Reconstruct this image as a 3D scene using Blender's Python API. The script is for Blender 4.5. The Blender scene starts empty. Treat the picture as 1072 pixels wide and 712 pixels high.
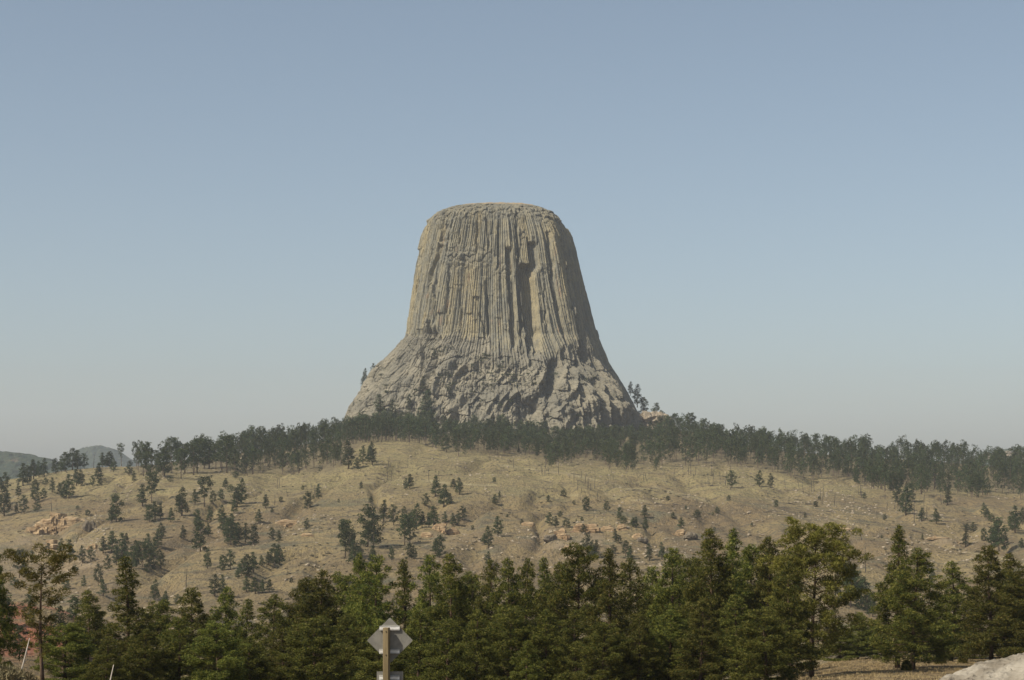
import bpy, math, random
import numpy as np
from mathutils import Vector, Euler, Matrix

# ------------------------------------------------------------------ camera, sky, sun, exposure
sc = bpy.context.scene
F = 2000.0; CX = 536.0; HZ = 500.0          # focal length in photo pixels, centre column, eye-level row
cam_d = bpy.data.cameras.new('camera'); cam = bpy.data.objects.new('camera', cam_d)
sc.collection.objects.link(cam); sc.camera = cam
cam_d.sensor_width = 36.0; cam_d.lens = 36.0 * F / 1072.0
cam_d.shift_y = (HZ - 356.0) / 1072.0
cam_d.clip_start = 0.5; cam_d.clip_end = 60000
cam.location = (0, 0, 0); cam.rotation_euler = (math.pi / 2, 0, 0)

SUN_AZ = math.radians(57)     # sun stands this far to the left of straight behind the camera
SUN_EL = math.radians(47)
to_sun = Vector((-math.sin(SUN_AZ) * math.cos(SUN_EL), -math.cos(SUN_AZ) * math.cos(SUN_EL), math.sin(SUN_EL)))
w = bpy.data.worlds.new('World'); sc.world = w; w.use_nodes = True
nt = w.node_tree; nt.nodes.clear()
sky = nt.nodes.new('ShaderNodeTexSky'); sky.sky_type = 'NISHITA'; sky.sun_disc = False
sky.sun_elevation = SUN_EL
sky.sun_rotation = math.atan2(to_sun.x, to_sun.y)
sky.air_density = 1.0; sky.dust_density = 3.2; sky.ozone_density = .9; sky.altitude = 1200
bg = nt.nodes.new('ShaderNodeBackground'); bg.inputs['Strength'].default_value = 0.080
wo = nt.nodes.new('ShaderNodeOutputWorld')
hs = nt.nodes.new('ShaderNodeHueSaturation'); hs.inputs['Saturation'].default_value = .76; hs.inputs['Hue'].default_value = .491; hs.inputs['Value'].default_value = 1.07
nt.links.new(sky.outputs[0], hs.inputs['Color']); nt.links.new(hs.outputs[0], bg.inputs['Color']); nt.links.new(bg.outputs[0], wo.inputs['Surface'])
sun_d = bpy.data.lights.new('sun', 'SUN'); sun = bpy.data.objects.new('sun', sun_d); sc.collection.objects.link(sun)
sun_d.energy = 4.5; sun_d.angle = math.radians(0.55); sun_d.color = (1.0, 0.925, 0.78)
sun.rotation_euler = to_sun.to_track_quat('Z', 'Y').to_euler()
sc.view_settings.view_transform = 'Standard'; sc.view_settings.look = 'None'
sc.view_settings.exposure = 0.28; sc.view_settings.gamma = 1.0; sc.view_settings.use_curve_mapping = False
sc.cycles.max_bounces = 6; sc.cycles.volume_bounces = 1; sc.cycles.transparent_max_bounces = 4

rng = np.random.default_rng(7); random.seed(7)
C = sc.collection

# ------------------------------------------------------------------ numpy noise
def _h(ix, iy, iz, s):
    n = (ix.astype(np.int64) * 374761393 + iy.astype(np.int64) * 668265263 + iz.astype(np.int64) * 2147483647 + s * 1274126177) & 0xffffffff
    n = ((n ^ (n >> 13)) * 1274126177) & 0xffffffff
    n = ((n ^ (n >> 15)) * 2246822519) & 0xffffffff
    return ((n ^ (n >> 16)) & 0xffffff) / float(0xffffff)
def vnoise(x, y, z=0.0, s=0):
    x, y, z = np.broadcast_arrays(np.asarray(x, float), np.asarray(y, float), np.asarray(z, float))
    ix, iy, iz = np.floor(x), np.floor(y), np.floor(z)
    fx, fy, fz = x - ix, y - iy, z - iz
    fx, fy, fz = [f * f * f * (f * (f * 6 - 15) + 10) for f in (fx, fy, fz)]
    r = 0
    for dx in (0, 1):
        for dy in (0, 1):
            for dz in (0, 1):
                wt = (fx if dx else 1 - fx) * (fy if dy else 1 - fy) * (fz if dz else 1 - fz)
                r = r + wt * _h(ix + dx, iy + dy, iz + dz, s)
    return r * 2 - 1
def fbm(x, y, z=0.0, o=4, s=0, g=0.5):
    x = np.asarray(x, float); y = np.asarray(y, float); z = np.asarray(z, float)
    a, r, t = 1.0, 0, 0
    for i in range(o):
        r = r + a * vnoise(x, y, z, s + i * 17); t += a; a *= g; x = x * 2.03 + 5.1; y = y * 2.03 + 1.7; z = z * 2.03 + 9.2
    return r / t
def worley(x, y, z, s=0):
    ix, iy, iz = np.floor(x), np.floor(y), np.floor(z)
    d1 = np.full(x.shape, 9.0); d2 = np.full(x.shape, 9.0); idv = np.zeros(x.shape)
    for a in (-1, 0, 1):
        for b in (-1, 0, 1):
            for c in (-1, 0, 1):
                X, Y, Z = ix + a, iy + b, iz + c
                d = (X + _h(X, Y, Z, s) - x) ** 2 + (Y + _h(X, Y, Z, s + 1) - y) ** 2 + (Z + _h(X, Y, Z, s + 2) - z) ** 2
                hh = _h(X, Y, Z, s + 3)
                m = d < d1
                d2 = np.where(m, d1, np.minimum(d2, d)); idv = np.where(m, hh, idv); d1 = np.where(m, d, d1)
    return np.sqrt(d1), np.sqrt(d2), idv
def sstep(a, b, x):
    t = np.clip((x - a) / (b - a), 0, 1); return t * t * (3 - 2 * t)

# ------------------------------------------------------------------ mesh / object helpers
def mesh(name, V, Fc, smooth=False, mat=None):
    me = bpy.data.meshes.new(name)
    V = np.asarray(V, np.float32); Fc = np.asarray(Fc, np.int32)
    k = Fc.shape[1]
    me.vertices.add(len(V)); me.vertices.foreach_set('co', V.ravel())
    me.loops.add(Fc.size); me.loops.foreach_set('vertex_index', Fc.ravel())
    me.polygons.add(len(Fc)); me.polygons.foreach_set('loop_start', np.arange(0, Fc.size, k, dtype=np.int32))
    me.polygons.foreach_set('use_smooth', np.full(len(Fc), smooth))
    me.update(calc_edges=True); me.validate()
    if mat: me.materials.append(mat)
    return me
def link(name, data, parent=None, loc=(0, 0, 0)):
    o = bpy.data.objects.new(name, data); C.objects.link(o)
    if parent is not None: o.parent = parent
    o.location = loc
    return o
def thing(name, label, cat, loc=(0, 0, 0), rz=0.0, group=None, data=None):
    o = link(name, data, None, loc); o.rotation_euler = (0, 0, rz)
    o['label'] = label; o['category'] = cat
    if len(label.replace('-', ' ').split()) > 16: print('LONG', label)
    if group: o['group'] = group
    return o
def struct(name, me, kind='structure'):
    o = link(name, me); o['kind'] = kind; return o
def attr(me, name, vals):
    a = me.attributes.new(name, 'FLOAT', 'POINT'); a.data.foreach_set('value', np.asarray(vals, np.float32))
class MB:
    def __init__(s): s.v = []; s.f = []; s.n = 0
    def add(s, V, Fc):
        s.v.append(np.asarray(V, float)); s.f += [tuple(i + s.n for i in f) for f in Fc]; s.n += len(V)
    def box(s, c, d, rot=None):
        P = np.array([(x, y, z) for x in (-.5, .5) for y in (-.5, .5) for z in (-.5, .5)]) * np.array(d)
        if rot is not None: P = P @ np.array(rot).T
        s.add(P + np.array(c), [(0, 1, 3, 2), (4, 6, 7, 5), (0, 4, 5, 1), (2, 3, 7, 6), (0, 2, 6, 4), (1, 5, 7, 3)])
    def tube(s, pts, rad, n=6):
        pts = np.asarray(pts, float); m = len(pts); V = []
        t = np.gradient(pts, axis=0); t /= np.linalg.norm(t, axis=1)[:, None] + 1e-9
        for i in range(m):
            up = np.array((0, 0, 1.)) if abs(t[i, 2]) < .9 else np.array((1., 0, 0))
            a = np.cross(t[i], up); a /= np.linalg.norm(a); b = np.cross(t[i], a)
            for k in range(n):
                q = 2 * math.pi * k / n; V.append(pts[i] + rad[i] * (a * math.cos(q) + b * math.sin(q)))
        Fc = [(i * n + k, i * n + (k + 1) % n, (i + 1) * n + (k + 1) % n, (i + 1) * n + k) for i in range(m - 1) for k in range(n)]
        Fc += [tuple(range(n))[::-1], tuple((m - 1) * n + k for k in range(n))]
        s.add(V, Fc)
    def mesh(s, name, mat=None, smooth=False):
        me = bpy.data.meshes.new(name); me.from_pydata(np.concatenate(s.v).tolist(), [], s.f); me.update()
        if smooth: me.polygons.foreach_set('use_smooth', [True] * len(me.polygons))
        if mat: me.materials.append(mat)
        return me

# ------------------------------------------------------------------ material helpers
class NT:
    def __init__(s, name):
        s.m = bpy.data.materials.new(name); s.m.use_nodes = True; s.t = s.m.node_tree
        s.b = s.t.nodes['Principled BSDF']; s.out = s.t.nodes['Material Output']
        s.b.inputs['Roughness'].default_value = .9; s.b.inputs['Specular IOR Level'].default_value = .15
    def n(s, ty, **kw):
        n = s.t.nodes.new(ty)
        for k, v in kw.items(): setattr(n, k, v)
        return n
    def l(s, a, b): s.t.links.new(a, b)
    def coord(s, kind='Object', scale=(1, 1, 1)):
        c = s.n('ShaderNodeTexCoord'); mp = s.n('ShaderNodeMapping'); mp.inputs['Scale'].default_value = scale
        s.l(c.outputs[kind], mp.inputs['Vector']); return mp.outputs[0]
    def noise(s, vec, scale, detail=4, rough=.55, dist=0):
        n = s.n('ShaderNodeTexNoise'); n.inputs['Scale'].default_value = scale; n.inputs['Detail'].default_value = detail
        n.inputs['Roughness'].default_value = rough; n.inputs['Distortion'].default_value = dist
        s.l(vec, n.inputs['Vector']); return n.outputs['Fac']
    def ramp(s, fac, lo, hi, a=0.0, b=1.0):
        r = s.n('ShaderNodeMapRange'); r.interpolation_type = 'SMOOTHSTEP'
        r.inputs['From Min'].default_value = lo; r.inputs['From Max'].default_value = hi
        r.inputs['To Min'].default_value = a; r.inputs['To Max'].default_value = b
        s.l(fac, r.inputs['Value']); return r.outputs[0]
    def mix(s, fac, a, b, mode='MIX'):
        m = s.n('ShaderNodeMix', data_type='RGBA', blend_type=mode)
        for v, i in ((fac, 0), (a, 6), (b, 7)):
            if isinstance(v, (int, float)): m.inputs[i].default_value = v
            elif isinstance(v, tuple): m.inputs[i].default_value = (*v, 1)
            else: s.l(v, m.inputs[i])
        return m.outputs[2]
    def attr(s, name):
        a = s.n('ShaderNodeAttribute'); a.attribute_name = name; return a.outputs['Fac']
    def math(s, op, a, b=0.0):
        m = s.n('ShaderNodeMath', operation=op)
        for v, i in ((a, 0), (b, 1)):
            if isinstance(v, (int, float)): m.inputs[i].default_value = v
            else: s.l(v, m.inputs[i])
        return m.outputs[0]
    def bump(s, h, strength, dist):
        b = s.n('ShaderNodeBump'); b.inputs['Strength'].default_value = strength; b.inputs['Distance'].default_value = dist
        s.l(h, b.inputs['Height']); s.l(b.outputs[0], s.b.inputs['Normal'])
    def col(s, c):
        if isinstance(c, tuple): s.b.inputs['Base Color'].default_value = (*c, 1)
        else: s.l(c, s.b.inputs['Base Color'])

def mat_foliage(name, dark, mid, tip, nscale, transl=.25, tint=False):
    t = NT(name); v = t.coord('Object')
    oi = t.n('ShaderNodeObjectInfo'); rnd = t.attr('tint') if tint else oi.outputs['Random']
    n1 = t.noise(v, nscale, 2); n2 = t.noise(v, nscale * 4.5, 2)
    c = t.mix(t.ramp(n1, .35, .65), dark, mid)
    c = t.mix(t.ramp(n2, .45, .66), c, tip)
    hs = t.n('ShaderNodeHueSaturation')
    hs.inputs['Saturation'].default_value = 1.0
    t.l(t.math('ADD', t.math('MULTIPLY', rnd, .035), .475), hs.inputs['Hue'])
    t.l(t.math('ADD', t.math('MULTIPLY', rnd, .55), .72), hs.inputs['Value'])
    t.l(c, hs.inputs['Color']); t.col(hs.outputs[0])
    tr = t.n('ShaderNodeBsdfTranslucent'); t.l(hs.outputs[0], tr.inputs['Color'])
    mx = t.n('ShaderNodeMixShader'); mx.inputs[0].default_value = transl
    t.l(t.b.outputs[0], mx.inputs[1]); t.l(tr.outputs[0], mx.inputs[2]); t.l(mx.outputs[0], t.out.inputs['Surface'])
    t.b.inputs['Roughness'].default_value = .65
    return t.m
def mat_simple(name, a, b, scale, bs=.5, bd=.05, kind='Object', sc3=(1, 1, 1), rough=.9):
    t = NT(name); v = t.coord(kind, sc3); n = t.noise(v, scale, 5, .6)
    t.col(t.mix(t.ramp(n, .35, .65), a, b)); t.bump(n, bs, bd); t.b.inputs['Roughness'].default_value = rough
    return t.m

M = {}
M['needles'] = mat_foliage('pine_needles', (.035, .050, .011), (.088, .104, .020), (.225, .210, .044), .8, .3)
M['needles_gold'] = mat_foliage('pine_needles_yellowish', (.065, .075, .014), (.140, .138, .026), (.25, .22, .05), .8, .3)
M['needles_far'] = mat_foliage('distant_pine_needles', (.024, .037, .015), (.045, .062, .023), (.085, .10, .038), .35, .15)
M['needles_belt'] = mat_foliage('forest_pine_needles', (.026, .038, .016), (.048, .064, .026), (.08, .095, .038), .35, .15, True)
M['bark'] = mat_simple('pine_bark', (.05, .035, .025), (.13, .085, .055), 3, .6, .05, sc3=(1, 1, .25))
M['bark_far'] = mat_simple('distant_pine_bark', (.09, .07, .055), (.17, .125, .09), 1.0)
M['char'] = mat_simple('charred_wood', (.035, .03, .028), (.11, .095, .085), .8, sc3=(1, 1, .3))
M['greywood'] = mat_simple('bleached_wood', (.38, .33, .27), (.58, .52, .45), 4, sc3=(1, 1, .2))
M['boulder'] = mat_simple('pale_boulder_stone', (.19, .155, .11), (.37, .305, .22), .6, .8, .3)
M['boulder_dark'] = mat_simple('dark_boulder_stone', (.10, .083, .06), (.17, .14, .10), .4, .8, .3)

def mat_sandstone(name, a, b, c):
    t = NT(name); v = t.coord('Object', (1, 1, 1)); vs = t.coord('Object', (.25, .25, 2.2))
    n = t.noise(v, .35, 5, .6); s = t.noise(vs, .8, 4, .6)
    col = t.mix(t.ramp(n, .4, .6), a, b); col = t.mix(t.ramp(s, .48, .66), col, c)
    t.col(col); t.bump(t.math('ADD', n, s), .9, .6); return t.m
M['sandstone'] = mat_sandstone('tan_sandstone', (.31, .215, .12), (.40, .295, .175), (.17, .115, .07))
M['sandstone_orange'] = mat_sandstone('orange_sandstone', (.32, .215, .12), (.40, .29, .17), (.15, .10, .065))
M['limestone'] = mat_sandstone('whitish_limestone', (.18, .155, .12), (.33, .295, .24), (.11, .09, .065))

# ------------------------------------------------------------------ terrain
NY = [50, 100, 180, 260, 350, 430, 500, 600]
NEAR = {-300: [768, 700, 690, 692, 672, 625, 640, 676], 0: [768, 712, 702, 702, 682, 624, 640, 676],
        90: [768, 735, 715, 720, 692, 640, 662, 684], 150: [768, 745, 738, 745, 770, 790, 790, 745],
        500: [768, 745, 738, 750, 800, 810, 800, 745], 800: [768, 738, 712, 716, 790, 800, 790, 742],
        880: [768, 730, 700, 688, 735, 780, 780, 737], 1072: [768, 725, 700, 686, 720, 765, 775, 737], 1400: [768, 725, 700, 690, 720, 765, 775, 737]}
FY = [700, 900, 1100, 1300, 1500, 1700, 1850, 2000, 2300, 2800, 3500, 4500]
FAR = {-400: [690, 645, 605, 575, 560, 545, 540, 548, 560, 560, 550, 540],
       -100: [686, 640, 600, 565, 535, 522, 528, 535, 545, 548, 542, 535],
       0:    [682, 634, 588, 550, 516, 504, 514, 524, 540, 545, 540, 532],
       75:   [680, 626, 578, 537, 499, 489.5, 500, 514, 530, 540, 535, 530],
       130:  [678, 620, 572, 526, 494, 485, 492, 505, 522, 535, 535, 530],
       200:  [676, 614, 567, 524, 499, 487, 481, 486, 505, 520, 530, 530],
       300:  [674, 611, 561, 520, 500, 483, 473, 467, 480, 505, 520, 528],
       380:  [672, 609, 557, 514, 484, 463.5, 461, 456, 452, 480, 510, 525],
       500:  [672, 607, 555, 511, 487, 469, 461, 454, 449, 470, 505, 525],
       600:  [672, 607, 556, 516, 495, 481, 472, 464, 453, 470, 505, 525],
       700:  [672, 608, 561, 523, 503, 487, 472, 459, 445, 470, 505, 525],
       800:  [672, 610, 566, 531, 509, 490, 478, 471, 471, 490, 510, 525],
       900:  [674, 613, 572, 540, 519, 502, 489, 479, 481, 498, 515, 525],
       1000: [676, 615, 577, 547, 527, 509, 495, 485, 488, 502, 515, 525],
       1072: [678, 617, 579, 550, 531, 514, 500, 492, 495, 505, 515, 525],
       1400: [682, 630, 592, 565, 548, 532, 520, 512, 510, 512, 518, 525]}
GP = np.arange(-400, 1401, 10.0); GY = np.arange(0, 4601, 10.0)
def _build_table():
    def stations(tab, Ys, grid):
        ks = sorted(tab); A = np.array([[-(p - HZ) / F * Y for p, Y in zip(tab[k], Ys)] for k in ks])
        out = np.empty((len(grid), len(Ys)))
        for j in range(len(Ys)): out[:, j] = np.interp(grid, ks, A[:, j])
        return out
    N = stations(NEAR, NY, GP); Fr = stations(FAR, FY, GP)
    Ys = np.array([0] + NY + FY, float); A = np.concatenate([np.full((len(GP), 1), -1.7), N, Fr], 1)
    T = np.array([np.interp(GY, Ys, A[i]) for i in range(len(GP))])
    def blur(T, n, ax):
        k = np.hanning(n + 2)[1:-1]; k /= k.sum(); p = n // 2
        pad = [(0, 0), (0, 0)]; pad[ax] = (p, p); Q = np.pad(T, pad, mode='edge')
        return np.apply_along_axis(lambda r: np.convolve(r, k, 'valid'), ax, Q)
    T2 = blur(T, 9, 0); far = blur(blur(T, 9, 0), 13, 1); near = blur(T2, 3, 1)
    wt = sstep(450, 800, GY)[None, :]
    return near * (1 - wt) + far * wt
TAB = _build_table()
def ground(x, y):
    x, y = np.broadcast_arrays(np.asarray(x, float), np.asarray(y, float))
    ys = np.clip(y, 1.0, 4590.0)
    px = np.clip(CX + F * x / ys, -399, 1399)
    a = (px + 400) / 10; b = ys / 10
    i = np.floor(a).astype(int); j = np.floor(b).astype(int); fa = a - i; fb = b - j
    i = np.clip(i, 0, len(GP) - 2); j = np.clip(j, 0, len(GY) - 2)
    z = (TAB[i, j] * (1 - fa) + TAB[i + 1, j] * fa) * (1 - fb) + (TAB[i, j + 1] * (1 - fa) + TAB[i + 1, j + 1] * fa) * fb
    d = np.sqrt(x * x + y * y)
    amp = sstep(600, 1000, d)
    z = z + amp * (fbm(x / 110, y / 110, 0, 4, 3) * 4.2 - (.22 - np.abs(fbm(x / 55, y / 190, 0, 3, 9))).clip(0) * 26 * (1 - sstep(1500, 1800, d) * .6) + fbm(x / 14, y / 14, 0, 3, 21) * .75)
    z = z + (1 - amp) * (fbm(x / 12, y / 12, 0, 4, 5) * .28 * sstep(3, 30, d))
    z = z + np.exp(-((d - 400) / 60) ** 2) * (fbm(x / 14, y / 14, 0, 4, 33) * 3.0) * (x < -50)
    z = np.where(y < 0, -1.7 + fbm(x / 60, y / 60, 0, 3, 5) * 1.2 * sstep(5, 60, d), z)
    return z
def P(px, py, Y): return np.array(((px - CX) / F * Y, Y, -(py - HZ) / F * Y))
def hit(px, py, y0=640., y1=2400.):
    Ys = np.arange(y0, y1, 4.0); xs = (px - CX) / F * Ys
    r = HZ - F * ground(xs, Ys) / Ys
    k = np.nonzero(r <= py)[0]
    i = k[0] if len(k) else int(np.argmin(r))
    return np.array((xs[i], Ys[i], float(ground(xs[i], Ys[i]))))

def seg_dist(px, py, pts):
    d = np.full(px.shape, 1e9)
    for (x0, y0), (x1, y1) in zip(pts[:-1], pts[1:]):
        t = np.clip(((px - x0) * (x1 - x0) + (py - y0) * (y1 - y0)) / ((x1 - x0) ** 2 + (y1 - y0) ** 2), 0, 1)
        d = np.minimum(d, np.hypot(px - x0 - t * (x1 - x0), (py - y0 - t * (y1 - y0)) * 1.6))
    return d
def build_ground():
    ang = np.concatenate([np.arange(-180, -24, 3.0), np.arange(-24, 24, .1), np.arange(24, 180, 3.0)])
    ang = np.radians(ang)
    rad = np.concatenate([[1, 3, 6, 10, 15, 20, 26, 32, 38, 44], np.arange(50, 300, 2.5), np.arange(300, 700, 9), np.arange(700, 1900, 4.5), np.arange(1900, 2500, 9), np.arange(2500, 4600, 60), [4800, 5200, 6000, 7000, 8200, 9400]]).astype(float)
    A, R = np.meshgrid(ang, rad, indexing='ij')
    x = R * np.sin(A); y = R * np.cos(A); z = ground(x, y)
    z = z * 1.0
    n, m = A.shape
    V = np.stack([x, y, z], -1).reshape(-1, 3)
    I = np.arange(n * m).reshape(n, m); J = np.roll(I, -1, axis=0)
    Q = np.stack([I[:, :-1], J[:, :-1], J[:, 1:], I[:, 1:]], -1).reshape(-1, 4)
    # centre cap
    V = np.vstack([V, [0, 0, -1.7]]); c = len(V) - 1
    me = mesh('ground', V, Q[:, ::-1], True, M['ground'])
    import bmesh
    bm = bmesh.new(); bm.from_mesh(me); bm.verts.ensure_lookup_table()
    for i in range(n):
        f = bm.faces.new((bm.verts[int(I[i, 0])], bm.verts[c], bm.verts[int(I[(i + 1) % n, 0])])); f.smooth = True
    bm.normal_update(); bm.to_mesh(me); bm.free()
    x, y, z = V.T; ys = np.maximum(y, 1); px = CX + F * x / ys; py = HZ - F * z / ys
    front = y > 5
    red = np.exp(-((px - 45) / 62.) ** 4) * sstep(290, 340, y) * (1 - sstep(440, 480, y)) * front * sstep(-.05, .2, fbm(x / 6, y / 18, 0, 4, 71) + .12)
    red = np.maximum(red, .8 * np.exp(-((px - 505) / 22.) ** 2) * np.exp(-((y - 130) / 40.) ** 2) * front)
    trails = [[(684, 509), (712, 517), (740, 526), (758, 535)], [(800, 513), (850, 533), (905, 556)],
              [(380, 505), (440, 503), (520, 508)], [(520, 487), (600, 497), (660, 512), (700, 509)], [(0, 549), (10, 554), (30, 562)],
              [(990, 572), (1040, 583), (1080, 590)], [(560, 515), (620, 520), (690, 524)]]
    tr = np.zeros(len(V))
    far = (y > 800) & (y < 2000)
    for t in trails: tr = np.maximum(tr, np.exp(-(seg_dist(px + vnoise(x / 25, y / 40, 0, 86) * 3, py + vnoise(x / 25, y / 40, 0, 87) * 1.5, t) / 1.2) ** 2) * far * np.clip(.55 + vnoise(x / 14, y / 14, 0, 88) * 1.1, 0, 1))
    crest = sstep(535, 505, py + fbm(x / 90, y / 90, 0, 3, 51) * 22) * sstep(1150, 1400, y)
    fore = (1 - sstep(300, 500, y)) * front
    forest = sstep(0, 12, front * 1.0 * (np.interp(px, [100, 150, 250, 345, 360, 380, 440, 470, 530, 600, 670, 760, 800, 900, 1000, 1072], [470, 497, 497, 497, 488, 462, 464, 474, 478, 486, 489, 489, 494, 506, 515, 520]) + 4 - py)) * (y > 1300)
    bare = np.exp(-((px - 60) / 60.) ** 2 - ((py - 585) / 26.) ** 2) * (y > 700)
    bare = np.maximum(bare, .8 * np.exp(-((px - 600) / 40.) ** 2 - ((py - 570) / 16.) ** 2) * (y > 700))
    bare = np.maximum(bare, .7 * np.exp(-((px - 475) / 30.) ** 2 - ((py - 562) / 9.) ** 2) * (y > 700))
    bare = np.maximum(bare, .5 * np.exp(-((px - 990) / 30.) ** 2 - ((py - 566) / 6.) ** 2) * (y > 700))
    for nme, v in (('red', red), ('trail', tr), ('crest', crest), ('fore', fore), ('forest', forest), ('bare', bare)):
        attr(me, nme, v)
    return me

def mat_ground():
    t = NT('dry_grass_ground'); v = t.coord('Object'); vs = t.coord('Object', (1, .35, 1))
    n1 = t.noise(v, .012, 5, .6); n2 = t.noise(v, .07, 5, .65); n3 = t.noise(vs, .45, 4, .7); n4 = t.noise(v, .03, 4, .6, 1.2)
    tan = t.mix(t.ramp(n1, .38, .62), (.205, .150, .080), (.285, .220, .108))
    tan = t.mix(t.ramp(n4, .52, .68), tan, (.155, .14, .085))
    gold = t.mix(t.ramp(n2, .35, .65), (.23, .195, .092), (.40, .325, .155))
    c = t.mix(t.math('MULTIPLY', t.attr('crest'), t.ramp(n4, .35, .6, .45, 1)), tan, gold)
    c = t.mix(t.math('MULTIPLY', t.ramp(n2, .48, .66), .75), c, (.12, .095, .062))
    c = t.mix(t.math('MULTIPLY', t.ramp(n3, .50, .62), .7), c, (.085, .07, .045))
    n5 = t.noise(v, .9, 3, .6)
    c = t.mix(t.math('MULTIPLY', t.ramp(n5, .58, .66), .6), c, (.36, .30, .21))
    c = t.mix(t.math('MULTIPLY', t.attr('bare'), t.ramp(n2, .42, .6)), c, (.37, .285, .18))
    c = t.mix(t.math('MULTIPLY', t.attr('trail'), t.ramp(n3, .3, .5, .4, .9)), c, (.40, .335, .19))
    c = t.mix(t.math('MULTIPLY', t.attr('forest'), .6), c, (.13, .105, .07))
    fc = t.mix(t.ramp(t.noise(v, .25, 5, .7), .35, .65), (.15, .105, .055), (.25, .185, .095))
    fc = t.mix(t.ramp(t.noise(v, 2.2, 4, .7), .5, .7), fc, (.12, .08, .05))
    c = t.mix(t.attr('fore'), c, fc)
    rc = t.mix(t.ramp(n3, .35, .65), (.24, .088, .05), (.35, .165, .10))
    c = t.mix(t.attr('red'), c, rc)
    t.col(c)
    t.bump(t.math('ADD', t.math('ADD', n3, n5), n2), 1.0, 2.2)
    return t.m
M['ground'] = mat_ground()
struct('ground', build_ground())

# ------------------------------------------------------------------ far hills
def mat_hill():
    t = NT('forested_far_hill'); v = t.coord('Object'); n = t.noise(v, .006, 5, .7); n2 = t.noise(v, .05, 3, .7)
    c = t.mix(t.ramp(n, .56, .68), (.035, .05, .032), (.20, .15, .10)); c = t.mix(t.ramp(n2, .4, .7), c, (.055, .065, .04), 'MIX')
    t.col(c); t.bump(n2, 1, 8); return t.m
M['hill'] = mat_hill()
def hill(name, Y, prof, depth, seed, rough):
    ps = np.linspace(prof[0][0], prof[-1][0], 260); top = np.interp(ps, [p[0] for p in prof], [p[1] for p in prof])
    k = np.hanning(15); k /= k.sum(); top = np.convolve(np.pad(top, 7, mode='edge'), k, 'valid')
    us = np.linspace(-1, 1, 70)
    X = np.repeat(((ps - CX) / F * Y)[:, None], 70, 1); YY = Y + us[None, :] * depth + 0 * X
    zt = -(top - HZ) / F * Y
    Z = -90 + (zt[:, None] + 90) * (np.cos(us * math.pi / 2) ** 1.1)[None, :]
    Z = Z + fbm(X / 260, YY / 260, 0, 5, seed) * 9 * np.cos(us * math.pi / 2)[None, :] + rough * np.abs(vnoise(X / 14, YY / 22, 0, seed + 5)) * 2
    I = np.arange(X.size).reshape(X.shape)
    Q = np.stack([I[:-1, :-1], I[1:, :-1], I[1:, 1:], I[:-1, 1:]], -1).reshape(-1, 4)
    o = struct(name, mesh(name, np.stack([X, YY, Z], -1).reshape(-1, 3), Q, False, M['hill'])); return o
hill('hill', 4300, [(-700, 500), (-400, 482), (-200, 478), (-60, 471), (0, 474), (25, 476), (45, 481), (70, 487), (110, 500), (180, 540)], 420, 1, 4)
hill('hill', 6800, [(20, 510), (60, 488), (78, 473), (90, 468), (104, 466.5), (118, 471), (135, 482), (200, 510)], 500, 2, 3)
hill('hill', 5600, [(930, 512), (1000, 486), (1040, 474), (1060, 470.5), (1085, 469), (1200, 472), (1500, 480), (1900, 500)], 500, 3, 5)

# ------------------------------------------------------------------ the rock tower
TY = 2240.0; TCX = 520.0; K = TY / F
PYs = [213.6, 214.6, 216.5, 219.5, 225, 232, 240, 250, 260, 280, 300, 320, 340, 355, 362, 370, 380, 400, 420, 435, 450, 475]
LXs = [519.4, 502, 484, 467, 454, 448.5, 445.5, 443, 441, 436.5, 433, 429.5, 426.5, 425, 418, 409, 399.5, 383, 368, 359, 350, 338]
RXs = [520.6, 540, 557, 570, 582, 588.5, 593, 598, 601.5, 607, 611.5, 617, 622.5, 627.5, 630.5, 634, 637.5, 650, 662, 670, 676, 684]
def tower_ab(py):
    L = (TCX - np.interp(py, PYs, LXs)) * K; R = (np.interp(py, PYs, RXs) - TCX) * K
    b = (L + R) / 2 * np.interp(py, [214, 225, 355, 450], [.86, .86, .92, .90])
    return L, R, b
def wall_foot(px): return np.interp(px, [415, 424, 440, 452, 466, 480, 500, 520, 545, 565, 580, 595, 612, 626, 640, 655, 668], [352, 354, 349, 343, 352, 351, 358, 367, 373, 380, 372, 366, 359, 372, 396, 420, 436])
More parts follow.
